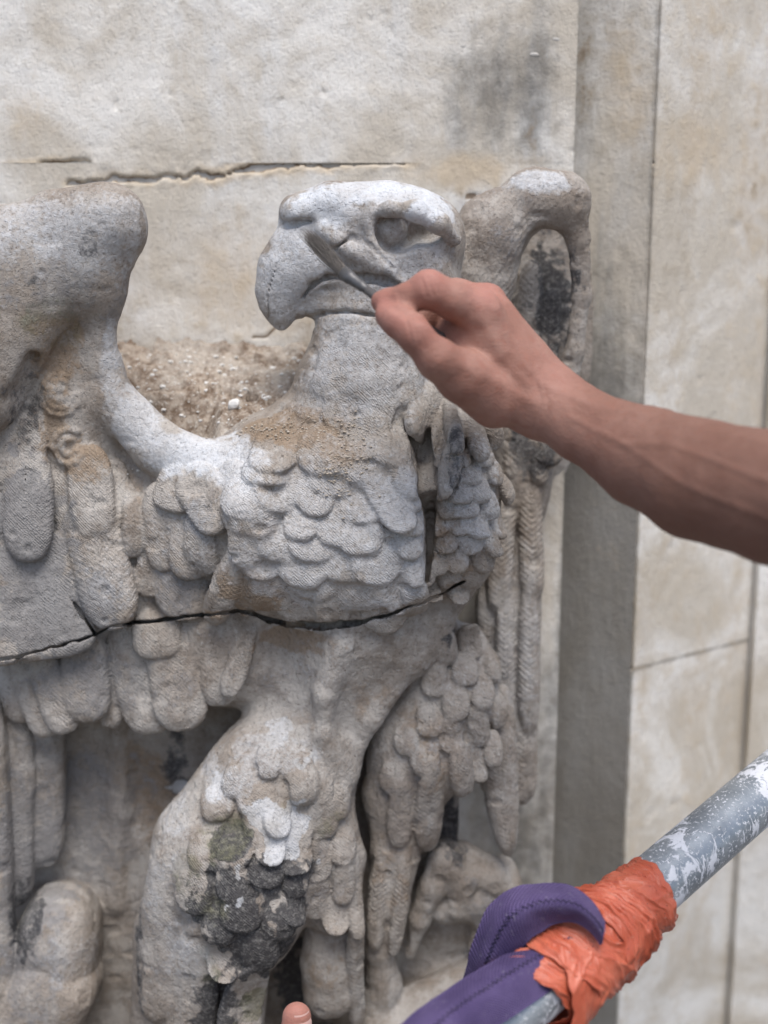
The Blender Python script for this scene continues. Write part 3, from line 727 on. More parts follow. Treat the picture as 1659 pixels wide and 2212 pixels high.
F('thr', 870, 1690, 860, 1830, 60, lift=3, T=5, k=4)
F('thr', 1060, 1540, 1098, 1848, 116, Y0=92, Y1=84, T=17, pt=.62, rip=.5, pw=5)
F('thr', 1085, 1480, 1095, 1700, 56, Y0=100, Y1=98, T=14, rip=.4)
# ---- right wing: inner hollow and hanging feathers
for (a, b, c, d, ww, y) in ((1150, 560, 1140, 720, 60, 156), (1190, 620, 1180, 800, 60, 154), (1140, 700, 1150, 880, 56, 152), (1190, 760, 1170, 930, 50, 150),
                            (1120, 900, 1110, 1040, 60, 140), (1165, 900, 1160, 1050, 54, 136),
                            (1090, 1010, 1075, 1330, 66, 138), (1145, 1030, 1150, 1300, 62, 134), (1090, 1260, 1085, 1600, 60, 134), (1143, 1250, 1140, 1590, 56, 130),
                            (1105, 1300, 1110, 1700, 46, 138), (1050, 1250, 1060, 1500, 60, 142), (1130, 1480, 1128, 1738, 76, 132)):
    F('wr', a, b, c, d, ww, Y0=y + 6, Y1=y, T=11, rip=.5, per=6, pw=4)
# ---- swirling mineral knots in the hollow of the raised wing
def swirl(u, v, r0, n, Y=None):
    i = EG.reg('mineral_knot', 'wl')
    for ring in range(n):
        rr = r0 * (1 - ring / n); pts = []
        for a in np.arange(0, 330, 30):
            uu = u + rr * math.cos(R(a)) * (1 + .15 * rng.randn() * .5); vv = v + rr * 1.1 * math.sin(R(a))
            p, nn, _ = EG.hit(uu, vv); pts.append((*p, (2.5 + rng.rand() * 4.5) * S))
        EG.chain(i, pts, k=2)
swirl(130, 852, 40, 3); swirl(150, 965, 34, 2)
# ---- the great crack between the two blocks of the statue
EG.groove([(-20, 1440, 1), (0, 1424, .9), (60, 1412, .8), (140, 1392, .9), (203, 1372, 1.1), (240, 1352, .7), (285, 1345, 1.1), (380, 1336, 1.2), (455, 1328, .8),
           (512, 1318, 1.0), (560, 1330, 1.8), (620, 1348, 2.2), (700, 1353, 2.4), (770, 1345, 1.9), (840, 1328, 1.2), (900, 1306, .9), (950, 1285, .8), (1005, 1255, .7)], 1.25, 30, k=.8, jag=3)
EG.groove([(205, 1370, .8), (180, 1330, .5), (150, 1290, .3)], 2.0, 8, k=1)

P, Q, vid = EG.extract()
# face winding outward
N = vnormals(P, Q)
gp = EG.sample(P + N * 2.0) - EG.sample(P - N * 2.0)
if np.mean(gp) < 0: Q = Q[:, ::-1].copy(); N = -N
# erosion: broad waves, chips and grain
main_amp = np.ones(len(P))
ids_head = [i for i, f in enumerate(EG.info) if f and f['group'] == 'head']
is_head = np.isin(vid, ids_head)
main_amp[is_head] = .45
d = fbm(P, 34, 3, 2) * .9 + fbm(P, 9, 3, 5) * .42 + noise3(P, 3.4, 9) * .22
isw = np.isin(vid, [i for i, f in enumerate(EG.info) if f and f['group'] == 'wr'])
U_, V_ = proj(P)
d += np.where(isw & (V_ < 700) & (U_ < 1180), .22 * np.sin((P[:, 0] * .80 + P[:, 2] * -.60 + noise3(P, 30, 77) * 5) * 6.283 / 4.6), 0)
ch = noise3(P, 13, 21); d -= sstep(.45, .8, ch) * 1.6
U_, V_ = proj(P)
soft = np.where((U_ < 560) & (V_ < 1000), .55, 1.0)
P = P + N * (d * main_amp * soft)[:, None]
N = vnormals(P, Q)

# stains, some with light and shade painted in: blobs that sit on the stone (u, v, radius u, radius v, strength)
pa = np.zeros((len(P), 4)); pb = np.zeros((len(P), 4)); pa[:, 3] = pb[:, 3] = 1
warp = fbm(P, 26, 4, 31) * 16; warp2 = fbm(P, 7, 3, 37)
def blot(arr, ch, lst):
    for (u, v, ru, rv, s) in lst:
        c, _, ok = EG.hit(u, v)
        q = P - c; dd = np.sqrt((q[:, 0] / (ru * S)) ** 2 + (q[:, 2] / (rv * S)) ** 2 + (q[:, 1] / 45.0) ** 2) + warp / (max(ru, rv) * S) * .85 + warp2 * .25
        arr[:, ch] = np.maximum(arr[:, ch], s * sstep(1.25, .55, dd))
def always(arr, ch, mask, val): arr[:, ch] = np.maximum(arr[:, ch], mask * val)
# white limewash bloom, with light from above painted in, over the head, wing rim and breast
blot(pb, 2, [(120, 500, 220, 90, .5), (820, 560, 200, 170, .5), (790, 780, 190, 190, .5), (690, 600, 160, 140, .45), (210, 560, 80, 60, .45), (400, 1150, 120, 140, .3), (250, 1250, 80, 120, .3), (720, 1480, 160, 120, .22), (1000, 1550, 110, 180, .25), (1110, 1400, 70, 300, .4), (700, 1980, 60, 160, .2), (150, 480, 130, 60, .4), (820, 700, 130, 160, .35), (690, 850, 80, 80, .3), (1170, 395, 70, 30, .7), (760, 1180, 190, 150, .3), (640, 540, 110, 120, .75), (700, 440, 110, 60, 1), (830, 410, 190, 45, 1.1), (930, 450, 80, 50, 1), (760, 520, 130, 100, .4), (600, 640, 80, 100, .6),
             (300, 910, 70, 80, .7), (420, 975, 130, 60, .9), (520, 1015, 110, 60, .75), (255, 470, 70, 60, .45), (240, 800, 30, 130, .5),
             (760, 1000, 160, 90, .35), (700, 1110, 260, 130, .55), (850, 1120, 120, 180, .6), (640, 1210, 180, 110, .55), (860, 1240, 110, 110, .6), (1030, 1080, 80, 160, .6), (500, 1080, 90, 60, .6), (780, 1290, 120, 40, .4),
             (1040, 1000, 60, 110, .35), (560, 1640, 120, 60, .45), (480, 1690, 80, 60, .5), (380, 1760, 60, 90, .45), (330, 1900, 40, 110, .35), (410, 2060, 60, 70, .4), (420, 1180, 60, 90, .25), (150, 2080, 70, 60, .3)])
blot(pa, 0, [(575, 1760, 38, 34, 1.0), (620, 1790, 52, 40, 1.15), (600, 1820, 34, 36, 1.0), (650, 1730, 40, 22, .9), (515, 1890, 17, 34, 1.0), (520, 1945, 18, 26, .95),
             (690, 1865, 22, 30, .85), (640, 1840, 24, 20, .8), (605, 1590, 20, 22, .7), (390, 1700, 26, 22, .8), (460, 1710, 30, 22, .8), (650, 1660, 20, 16, .75), (20, 490, 8, 24, .7), (410, 1810, 14, 16, .7)])
blot(pa, 1, [(500, 1930, 90, 60, 1.0), (510, 2010, 120, 95, 1.25), (590, 1900, 100, 70, .9), (500, 1820, 60, 40, .8), (480, 2150, 70, 100, .85), (560, 2080, 90, 80, .95), (680, 1870, 40, 40, .6), (620, 2000, 60, 70, .8),
             (420, 1990, 30, 40, .6), (70, 600, 26, 40, .55), (98, 570, 18, 26, .5), (190, 545, 12, 26, .5), (60, 1980, 40, 110, .65), (60, 870, 40, 120, .5), (975, 1380, 30, 40, .6), (300, 2060, 20, 160, .6), (640, 2110, 60, 120, .8),
             (985, 1000, 26, 60, .55), (1195, 640, 70, 190, .8), (960, 1780, 70, 70, .7), (1150, 960, 70, 110, .62), (380, 1640, 40, 120, .6)])  # these dark blots include the wing hollow and gaps
blot(pa, 2, [(660, 925, 130, 46, 1.1), (740, 960, 60, 50, .8), (570, 930, 60, 30, .9), (130, 760, 70, 110, .6), (130, 950, 60, 90, .7), (170, 1010, 70, 60, .7), (540, 1280, 90, 70, .75), (470, 1330, 60, 40, .7), (640, 1380, 110, 40, .8),
             (700, 1560, 120, 60, .35), (900, 1640, 150, 160, .5), (850, 1830, 60, 200, .45), (960, 1180, 50, 130, .5), (1000, 1240, 60, 60, .5), (540, 1150, 70, 20, .6), (300, 1050, 60, 50, .35), (790, 1480, 60, 90, .5),
             (300, 1700, 140, 200, .55), (720, 2080, 70, 90, .45), (700, 1920, 50, 90, .4), (1000, 2120, 140, 80, .3), (1100, 1350, 60, 300, .4), (150, 2100, 80, 60, .35)])
blot(pb, 0, [(480, 1800, 80, 60, .6), (410, 1880, 40, 90, .55), (440, 1960, 60, 60, .55), (560, 2170, 60, 60, .9), (620, 1750, 70, 30, .4), (690, 1790, 50, 40, .5), (110, 700, 60, 60, .5), (450, 2080, 40, 120, .5)])
blot(pb, 1, [(620, 1450, 160, 120, .35), (850, 1700, 120, 200, .45), (200, 1750, 160, 220, .6), (380, 2000, 120, 220, .4), (60, 1150, 100, 190, 1.0), (110, 1330, 190, 120, 1.0), (120, 560, 180, 130, .5), (260, 1480, 120, 80, .5), (60, 1900, 120, 300, .8), (180, 1480, 130, 80, .65), (260, 700, 60, 200, .5), (640, 600, 100, 110, .45), (760, 620, 140, 60, .4), (800, 780, 120, 130, .6), (870, 560, 60, 60, .55), (440, 1090, 70, 70, .6), (400, 1280, 80, 80, .6),  # grey crust, with painted shade to darken the lower statue
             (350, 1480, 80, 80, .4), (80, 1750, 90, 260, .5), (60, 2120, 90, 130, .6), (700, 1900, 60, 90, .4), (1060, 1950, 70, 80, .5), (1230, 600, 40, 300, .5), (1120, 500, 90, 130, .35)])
# carved barb lines follow each feather's own axis
barb = np.zeros(len(P))
order = np.argsort(vid, kind='stable'); cuts = np.searchsorted(vid[order], np.arange(len(EG.info) + 1))
for i, f in enumerate(EG.info):
    if not f or not f.get('frame'): continue
    ix = order[cuts[i]:cuts[i + 1]]; fr = f['frame']; q = P[ix] - fr['o']
    t = q @ fr['ax']; s = q @ fr['sd']
    barb[ix] = np.sin((t + np.abs(s) * 1.1 + noise3(P[ix], 9, 3) * 1.6) * 6.283 / 2.6 + fr['ph']) * (.5 + .5 * noise3(P[ix], 14, 8))

root = thing('eagle_statue', 'weathered carved stone eagle with raised wings and hooked beak turned to the left', 'statue')
fid = vid[Q[:, 0]]
clip_far = P[Q[:, 0], 1] < 181
order = np.argsort(fid, kind='stable'); cuts = np.searchsorted(fid[order], np.arange(len(EG.info) + 1))
# crumbs of a part cut off from its body belong to the mass they sit on
main_of = {f['group']: i for i, f in enumerate(EG.info) if f and f.get('main')}
for i, f in enumerate(EG.info):
    if not f or f.get('main'): continue
    fx = order[cuts[i]:cuts[i + 1]]
    if len(fx) < 12: fid[fx] = main_of[f['group']]; continue
    uq, q = np.unique(Q[fx], return_inverse=True); q = q.reshape(-1, 4); lab = np.arange(len(uq))
    for _ in range(400):
        m4 = lab[q].min(1); new = lab.copy()
        for c in range(4): np.minimum.at(new, q[:, c], m4)
        new = new[new]
        if (new == lab).all(): break
        lab = new
    fl = lab[q[:, 0]]; ids_, cn = np.unique(fl, return_counts=True)
    if len(ids_) > 1: fid[fx[fl != ids_[cn.argmax()]]] = main_of[f['group']]
order = np.argsort(fid, kind='stable'); cuts = np.searchsorted(fid[order], np.arange(len(EG.info) + 1))
gobj = {}
todo = [i for i, f in enumerate(EG.info) if f]
todo.sort(key=lambda i: 0 if EG.info[i].get('main') else 1)
for i in todo:
    f = EG.info[i]; fx = order[cuts[i]:cuts[i + 1]]
    if len(fx) < (12 if not f.get('main') else 1): 
        if not f.get('main'): continue
    q = Q[fx]; uq, inv = np.unique(q, return_inverse=True); q = inv.reshape(q.shape)
    par = root if f.get('main') else gobj[f['group']]
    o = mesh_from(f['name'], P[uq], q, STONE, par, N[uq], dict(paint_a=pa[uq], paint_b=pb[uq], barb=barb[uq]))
    if f.get('main'):
        gobj[f['group']] = o
        if G[f['group']]['label']: o['label'] = G[f['group']]['label']
    elif f.get('label'): o['label'] = f['label']
print('statue verts', len(P))

# stone dust and crumbs brushed down onto the breast
V0 = []; F0 = []
for k in range(1500):
    if k < 900: u = rng.normal(735, 34); v = rng.normal(1000, 36)
    else: u = rng.normal(640, 75); v = rng.normal(930, 16)
    c, n_, ok = EG.hit(u, v)
    if not ok or n_[2] < -.1: continue
    r = .22 + 1.1 * rng.rand() ** 5
    V, Fc = rock_bm(c + n_ * (r * .4 + .4), r, k, (1.3, 1, .7), 1)
    o_ = len(V0); V0 += list(V); F0 += [[a + o_ for a in f] for f in Fc]
m = NT('stone_dust', .97, .1); DUST = m.out(m.mix(m.noise(120, 3), (.33, .26, .19), (.58, .54, .48)))
o = simple('stone_dust', V0, F0, DUST, None, False); o['kind'] = 'stuff'; tag(o, 'loose brown stone dust and crumbs lying on the breast of the eagle', 'dust')

# ------------------------------------------------------------------ the worker's arm and hand
def skin_material():
    m = NT('skin', .6, .28)
    a = m.noise(28, 4, .6); b = m.noise(130, 4, .6); d = m.noise(800, 3, .6)
    c = m.mix(m.ramp(a, .38, .62), (.31, .155, .118), (.39, .215, .17))
    c = m.mix(m.ramp(b, .5, .7, 0, .5), c, (.34, .145, .105)); c = m.mix(m.ramp(b, .3, .4, .3, 0), c, (.27, .13, .088))
    A = m.sep(m.attr('paint_a', True))
    c = m.mix(m.math('MULTIPLY', A[0], .65), c, (.44, .19, .155))        # reddened knuckles and fingers
    c = m.mix(m.math('MULTIPLY', A[1], .78), c, (.145, .075, .053))         # shade on the forearm painted into the skin
    m.b.inputs['Subsurface Weight'].default_value = .08; m.b.inputs['Subsurface Radius'].default_value = (.006, .002, .001); m.b.inputs['Subsurface Scale'].default_value = 1.0
    cell = m.vor(700); wr = m.noise(240, 4, .6, vec=m.vec((.5, 1, 1.6), (0, -.5, 0)))
    h = m.math('ADD', m.math('MULTIPLY', cell, .6), m.math('ADD', m.math('MULTIPLY', wr, 1.1), m.math('MULTIPLY', d, .3)))
    return m.out(c, m.bump(h, .5, .0007))
SKIN = skin_material()
AR = Field((-40, -345, -150), (560, 40, 260), 1.35)
arm_id = AR.reg('arm')
def AC(pts, k=9, sq=1.0, cut=False): AR.chain(arm_id, [(*at(u, v, Y), r * S) for u, v, Y, r in pts], k=k, sq=sq, cut=cut)
AC([(1120, 835, -66, 62), (1185, 878, -78, 62), (1265, 922, -98, 70), (1390, 985, -130, 92), (1510, 1035, -165, 106), (1680, 1075, -210, 112), (1900, 1120, -270, 118), (2120, 1165, -320, 112)], k=16, sq=.84)
AC([(1195, 836, -66, 32), (1240, 862, -74, 28)], k=22)                      # ulna head at the wrist
AC([(1150, 860, -66, 60), (1085, 805, -62, 72), (1020, 745, -60, 78)], k=18, sq=.85)
AC([(1110, 770, -58, 52), (1058, 690, -54, 50)], k=22, sq=.9)
AC([(1060, 760, -70, 55), (1034, 672, -76, 42), (975, 648, -88, 34), (928, 626, -92, 34), (880, 646, -88, 27), (838, 652, -80, 24), (822, 652, -76, 20)], k=4)     # index finger
AC([(1062, 700, -50, 46), (1052, 655, -44, 36), (985, 640, -46, 32), (938, 668, -50, 28), (905, 705, -54, 24)], k=4)   # middle finger
AC([(1070, 720, -34, 42), (1062, 672, -22, 32), (1004, 668, -20, 29), (968, 718, -24, 26), (985, 752, -34, 22)], k=7)   # ring finger
AC([(1080, 760, -20, 38), (1080, 712, -4, 28), (1030, 706, 2, 25), (1000, 752, -4, 22), (1020, 780, -18, 19)], k=7)    # little finger
AC([(1070, 860, -74, 58), (1000, 815, -92, 50), (945, 772, -106, 39), (900, 722, -108, 34), (862, 694, -98, 31), (838, 682, -90, 25)], k=5)   # thumb
AC([(935, 690, -108, 6), (958, 704, -104, 13), (985, 735, -100, 7)], k=9, cut=True)
AC([(850, 664, -106, 2.5), (885, 672, -114, 4), (918, 682, -116, 5), (955, 706, -114, 7), (995, 742, -112, 5), (1020, 765, -110, 2)], k=5, cut=True)
P, Q, vid = AR.extract(); N = vnormals(P, Q)
if np.mean(AR.sample(P + N * 2.0) - AR.sample(P - N * 2.0)) < 0: Q = Q[:, ::-1].copy(); N = -N
# relax then add tendons and creases
def relax(P, Q, it):
    e = np.concatenate([Q[:, [0, 1]], Q[:, [1, 2]], Q[:, [2, 3]], Q[:, [3, 0]]]); cnt = np.bincount(e.ravel(), minlength=len(P)).astype(float)
    for _ in range(it):
        A = np.zeros_like(P)
        for c in range(3): A[:, c] = np.bincount(e[:, 0], P[e[:, 1], c], len(P)) + np.bincount(e[:, 1], P[e[:, 0], c], len(P))
        P = P * .5 + .5 * A / cnt[:, None]
    return P
P = relax(P, Q, 4); N = vnormals(P, Q)
U, V = proj(P)
dsp = fbm(P, 30, 3, 71) * .7 + fbm(P, 7, 2, 73) * .16
def crease(poly, wd, dp):                       # skin fold (negative) or tendon and vein (positive)
    out = np.full(len(P), 1e9)
    for (a, b) in zip(poly[:-1], poly[1:]):
        L2 = (b[0] - a[0]) ** 2 + (b[1] - a[1]) ** 2; t = np.clip(((U - a[0]) * (b[0] - a[0]) + (V - a[1]) * (b[1] - a[1])) / L2, 0, 1)
        out = np.minimum(out, np.hypot(U - a[0] - t * (b[0] - a[0]), V - a[1] - t * (b[1] - a[1])))
    return dp * np.exp(-(out / wd) ** 2) * (N[:, 1] < .2)
for poly, wd, dp in (([(912, 606), (922, 640)], 4, -.6), ([(924, 600), (936, 636)], 4, -.5), ([(936, 600), (948, 632)], 4, -.4), ([(860, 632), (868, 662)], 4, -.5), ([(868, 632), (876, 660)], 4, -.4),
                     ([(876, 680), (892, 740)], 4, -.6), ([(888, 684), (906, 748)], 4, -.5), ([(900, 692), (918, 752)], 5, -.35), ([(1010, 640), (1022, 680)], 7, -.4),
                     ([(1150, 792), (1168, 860), (1150, 930)], 6, -.5), ([(1166, 800), (1184, 870), (1172, 935)], 6, -.35),
                     ([(1075, 668), (1110, 740), (1150, 800)], 12, 1.0), ([(1040, 690), (1085, 770), (1140, 830)], 12, .8), ([(1000, 790), (1080, 830), (1150, 870)], 14, .9),
                     ([(1100, 760), (1170, 830), (1290, 880), (1420, 900), (1660, 960)], 9, .7), ([(1230, 900), (1350, 960), (1450, 960), (1660, 1040)], 8, .6), ([(1350, 960), (1480, 1050), (1660, 1120)], 8, .5)):
    dsp = dsp + crease(poly, wd, dp)
P = P + N * dsp[:, None]; N = vnormals(P, Q)
sa = np.zeros((len(P), 4)); sa[:, 3] = 1
for (u, v, r, s_) in ((925, 600, 50, 1), (1050, 630, 45, .9), (825, 655, 40, 1), (850, 690, 45, .8), (905, 720, 50, .6), (1200, 810, 50, .4)): sa[:, 0] = np.maximum(sa[:, 0], s_ * gb(U, V, u, v, r, r))
sa[:, 1] = np.clip(.15 + sstep(1050, 1500, U) * .8 + sstep(.2, -.7, N[:, 2]) * 0, 0, 1)  # painted shade, growing from the hand up the forearm
worker = thing('person', 'bare suntanned right forearm and hand brushing the beak of the stone eagle', 'person')
o = mesh_from('bare_arm', P, Q, SKIN, worker, N, dict(paint_a=sa))
# fine hair along the top of the forearm
m = NT('body_hair', .6, .3); HAIR = m.out((.10, .065, .045))
cand = np.where((N[:, 2] > .35) & (U > 1260) & (U < 1690) & (V < 960))[0]
V0 = []; F0 = []
for i in rng.choice(cand, 420):
    p = P[i]; n_ = N[i]; L = rng.uniform(3, 8); dr = np.array([rng.uniform(.2, 1), rng.uniform(-.3, .3), rng.uniform(-.2, .3)]); side = np.cross(n_, dr); side /= np.linalg.norm(side) + 1e-6
    b = len(V0); q = p
    for j in range(4):
        f = j / 3; q = p + (n_ * (1 - .5 * f) * .55 + dr * .75 * f) * L * f; rr = .07 * (1 - f * .8)
        V0 += [q + side * rr, q - side * rr * .5 + n_ * rr * .8, q - side * rr * .5 - n_ * rr * .8]
    for j in range(3):
        for k in range(3): F0.append([b + j * 3 + k, b + j * 3 + (k + 1) % 3, b + j * 3 + 3 + (k + 1) % 3, b + j * 3 + 3 + k])
o = simple('arm_hair', V0, F0, HAIR, worker, True); o['kind'] = 'stuff'

# ---- brush held in the fingers
brush = thing('brush', 'small worn brush with grey bristles held between finger and thumb', 'brush')
hb = at(745, 592, -52); ht = at(862, 676, -84); he = at(985, 745, -72); tipc = at(662, 505, 2)
def tube_mesh(pts, seg=20, cap=True, flat=None):
    pts = [(np.array(p[:3], float), p[3]) for p in pts]; V = []; 
    for i, (p, r) in enumerate(pts):
        a = pts[max(i - 1, 0)][0]; b = pts[min(i + 1, len(pts) - 1)][0]; t = (b - a) / (np.linalg.norm(b - a) + 1e-9)
        s = np.cross(t, [0, 1, 0.01]); s /= np.linalg.norm(s); u_ = np.cross(s, t); fl = flat[i] if flat else 1
        for k in range(seg):
            an = 2 * math.pi * k / seg; V.append(p + (s * math.cos(an) * fl + u_ * math.sin(an)) * r)
    Fc = [[i * seg + k, i * seg + (k + 1) % seg, (i + 1) * seg + (k + 1) % seg, (i + 1) * seg + k] for i in range(len(pts) - 1) for k in range(seg)]
    if cap: Fc += [list(range(seg))[::-1], [(len(pts) - 1) * seg + k for k in range(seg)]]
    return V, Fc
def lerp(a, b, t): return a + (b - a) * t
m = NT('painted_wood', .6, .3); WOOD = m.out(m.mix(m.noise(200, 4), (.06, .057, .06), (.14, .13, .125)))
m = NT('tinned_ferrule', .45, .5); m.b.inputs['Metallic'].default_value = .4; FER = m.out(m.mix(m.noise(400, 3), (.07, .07, .075), (.15, .147, .145)), m.bump(m.noise(500, 3), .3, .0003))
m = NT('grey_bristle', .8, .2); BRI = m.out(m.mix(m.noise(900, 2), (.13, .115, .105), (.30, .275, .25)))
V, Fc = tube_mesh([(*lerp(hb, ht, .42), 3.4), (*lerp(hb, ht, .6), 3.6), (*lerp(hb, ht, .85), 4.2), (*ht, 4.4), (*lerp(ht, he, .5), 4.0), (*he, 2.6)]); simple('handle', V, Fc, WOOD, brush, True)
V, Fc = tube_mesh([(*lerp(hb, ht, -.04), 4.0), (*lerp(hb, ht, .08), 4.1), (*lerp(hb, ht, .10), 4.4), (*lerp(hb, ht, .13), 4.0), (*lerp(hb, ht, .3), 3.6), (*lerp(hb, ht, .33), 3.9), (*lerp(hb, ht, .36), 3.5), (*lerp(hb, ht, .46), 3.2)], flat=[1.35, 1.3, 1.25, 1.2, 1.1, 1.1, 1.0, 1]); simple('ferrule', V, Fc, FER, brush, True)
V0 = []; F0 = []; ax = (tipc - hb) / np.linalg.norm(tipc - hb); sA = np.cross(ax, [0, 1, 0]); sA /= np.linalg.norm(sA); sB = np.cross(sA, ax)
for k in range(700):
    a = rng.uniform(-1, 1); b = rng.uniform(-1, 1)
    if a * a + b * b > 1: continue
    r0 = hb + sA * a * 3.8 + sB * b * 3.6; L = rng.uniform(.78, 1.03) if rng.rand() < .85 else rng.uniform(.5, 1.1); sp = rng.normal(0, .7, 3)
    r1 = lerp(hb, tipc, L) + sA * a * 3.4 + sB * b * 3.0 + sp * 2.6; mid = lerp(r0, r1, .5) + sA * a * 2.5 + sp
    bb = len(V0)
    for j in range(5):
        t = j / 4; q = r0 * (1 - t) ** 2 + 2 * mid * t * (1 - t) + r1 * t * t; rr = .17 * (1 - .6 * t)
        V0 += [q + sA * rr, q - sA * rr * .5 + sB * rr * .8, q - sA * rr * .5 - sB * rr * .8]
    for j in range(4):
        for c in range(3): F0.append([bb + j * 3 + c, bb + j * 3 + (c + 1) % 3, bb + j * 3 + 3 + (c + 1) % 3, bb + j * 3 + 3 + c])
o = simple('bristles', V0, F0, BRI, brush, True); o['kind'] = 'stuff'

# ---- the second hand: a thumb tip steadying itself at the foot of the statue
TH = Field((-140, -160, -560), (20, -20, -395), 1.2); th = TH.reg('thumb')
TH.chain(th, [(*at(641, 2196, -92), 31 * S), (*at(640, 2240, -94), 34 * S), (*at(634, 2330, -100), 36 * S), (*at(620, 2420, -104), 44 * S), (*at(600, 2520, -106), 60 * S)], k=6, sq=.85)
P, Q, vid = TH.extract(); N = vnormals(P, Q)
if np.mean(TH.sample(P + N * 2.0) - TH.sample(P - N * 2.0)) < 0: Q = Q[:, ::-1].copy(); N = -N
P = relax(P, Q, 3); N = vnormals(P, Q); sa = np.zeros((len(P), 4)); sa[:, 0] = .8; sa[:, 3] = 1
p2 = thing('person', 'bare thumb tip resting at the foot of the stone eagle', 'person')
mesh_from('thumb', P, Q, SKIN, p2, N, dict(paint_a=sa))
m = NT('fingernail', .3, .5); NAIL = m.out(m.mix(m.noise(100, 3), (.60, .36, .32), (.66, .46, .42)))
V = []; nu, nv = 13, 17
for i in range(nu):
    for j in range(nv):
        a = (i / (nu - 1) - .5) * 1.5 + .62; t = j / (nv - 1); zz = 2180 + 90 * t; rad = 32.5 * S * (1 + .03 * math.sin(t * 3))
        if t < .25: rad *= (.80 + .8 * t) if t < .25 else 1
        c = at(641, zz, -92); V.append(c + np.array([math.sin(a) * rad, -math.cos(a) * rad * .86, 0]))
simple('fingernail', V, [list(map(int, f)) for f in grid_faces(nu, nv)], NAIL, p2, True)

# ------------------------------------------------------------------ scaffold tube, sling and tape
def galv():
    m = NT('galvanised_steel', .42, .5); m.b.inputs['Metallic'].default_value = .35
    a = m.noise(30, 4, .6); sp = m.vor(150); drip = m.noise(75, 5, .7, vec=m.vec((1, 1, .45), (0, .4, 0)), dist=1.2); dot = m.noise(380, 4, .65); big = m.noise(22, 3, .6)
    c = m.mix(m.ramp(a, .35, .65), (.22, .25, .28), (.34, .375, .41)); c = m.mix(m.ramp(sp, .1, .5, .25, 0), c, (.40, .43, .46))
    f = m.math('MAXIMUM', m.ramp(m.math('ADD', drip, m.math('MULTIPLY', m.math('SUBTRACT', big, .5), .9)), .54, .60), m.ramp(dot, .57, .62))
    c = m.mix(m.math('MULTIPLY', f, .85), c, m.mix(dot, (.58, .60, .66), (.74, .75, .78)))
    c = m.mix(m.ramp(m.noise(300, 2, .5), .74, .77), c, (.07, .045, .03))
    m.lk(m.ramp(f, 0, 1, .38, .8), m.b.inputs['Roughness']); m.lk(m.ramp(f, 0, 1, .45, 0), m.b.inputs['Metallic'])
    return m.out(c, m.bump(m.math('ADD', f, m.math('MULTIPLY', a, .3)), .5, .0006))
GALV = galv()
TA = at(1657, 1701, -10); TB = at(1399, 1924, -105); tax = (TB - TA) / np.linalg.norm(TB - TA)
T0 = TA - tax * 260; T1 = TB + tax * 520; RT = 24.15
e1 = np.cross(tax, [0, 0, 1.0]); e1 /= np.linalg.norm(e1); e2 = np.cross(e1, tax); 
if e1[1] > 0: e1 = -e1
if e2[2] < 0: e2 = -e2
def cyl(s, th, r):                       # s mm along the tube from TB, th from the camera side (0) upwards (+90)
    s, th, r = np.broadcast_arrays(np.asarray(s, float), np.asarray(th, float), np.asarray(r, float)); return TB + s[..., None] * tax + (np.cos(th)[..., None] * e1 + np.sin(th)[..., None] * e2) * r[..., None]
ths = np.linspace(0, 2 * np.pi, 65)[:-1]; ss = np.linspace(-430, 520, 60)
tube = thing('scaffold_tube', 'galvanised steel scaffold tube splashed with white plaster slanting across the lower right', 'scaffold tube')
SS, TT = np.meshgrid(ss, ths, indexing='ij'); PT = cyl(SS, TT, RT).reshape(-1, 3); PI_ = cyl(SS, TT, RT - 3.2).reshape(-1, 3)
fo = grid_faces(60, 64, True); n0 = len(PT); j = np.arange(64); j2 = (j + 1) % 64
ends = np.concatenate([np.stack([j, j + n0, j2 + n0, j2], 1), np.stack([j + 59 * 64, j2 + 59 * 64, j2 + 59 * 64 + n0, j + 59 * 64 + n0], 1)])
mesh_from('steel_pipe', np.concatenate([PT, PI_]), np.concatenate([fo[:, ::-1], fo + n0, ends]), GALV, tube)

def web_mat():
    m = NT('purple_polyester_webbing', .75, .3)
    wu = m.attr('wu'); wv = m.attr('wv')
    su = m.math('SINE', m.math('MULTIPLY', wu, 2 * math.pi / 3.2)); sv = m.math('SINE', m.math('MULTIPLY', wv, 2 * math.pi / 3.0))
    wv2 = m.math('MULTIPLY', su, sv)
    c = m.mix(m.ramp(m.noise(30, 4), .35, .65), (.066, .044, .13), (.108, .077, .19)); c = m.mix(m.ramp(wv2, -.2, 1, 0, .6), c, (.18, .14, .29))
    c = m.mix(m.ramp(m.noise(260, 5, .7), .60, .72, 0, .45), c, (.48, .45, .50))
    return m.out(c, m.bump(wv2, 1.0, .0007))
WEB = web_mat(); m = NT('dark_thread', .8, .2); THREAD = m.out((.02, .018, .035))
def cr_spline(pts, n):
    pts = np.array(pts, float); p = np.concatenate([[2 * pts[0] - pts[1]], pts, [2 * pts[-1] - pts[-2]]]); o = []
    for t in np.linspace(0, len(pts) - 1, n):
        i = min(int(t), len(pts) - 2); f = t - i; a, b, c, d_ = p[i:i + 4]
        o.append(.5 * ((2 * b) + (c - a) * f + (2 * a - 5 * b + 4 * c - d_) * f * f + (3 * b - a - 3 * c + d_) * f ** 3))
    return np.array(o)
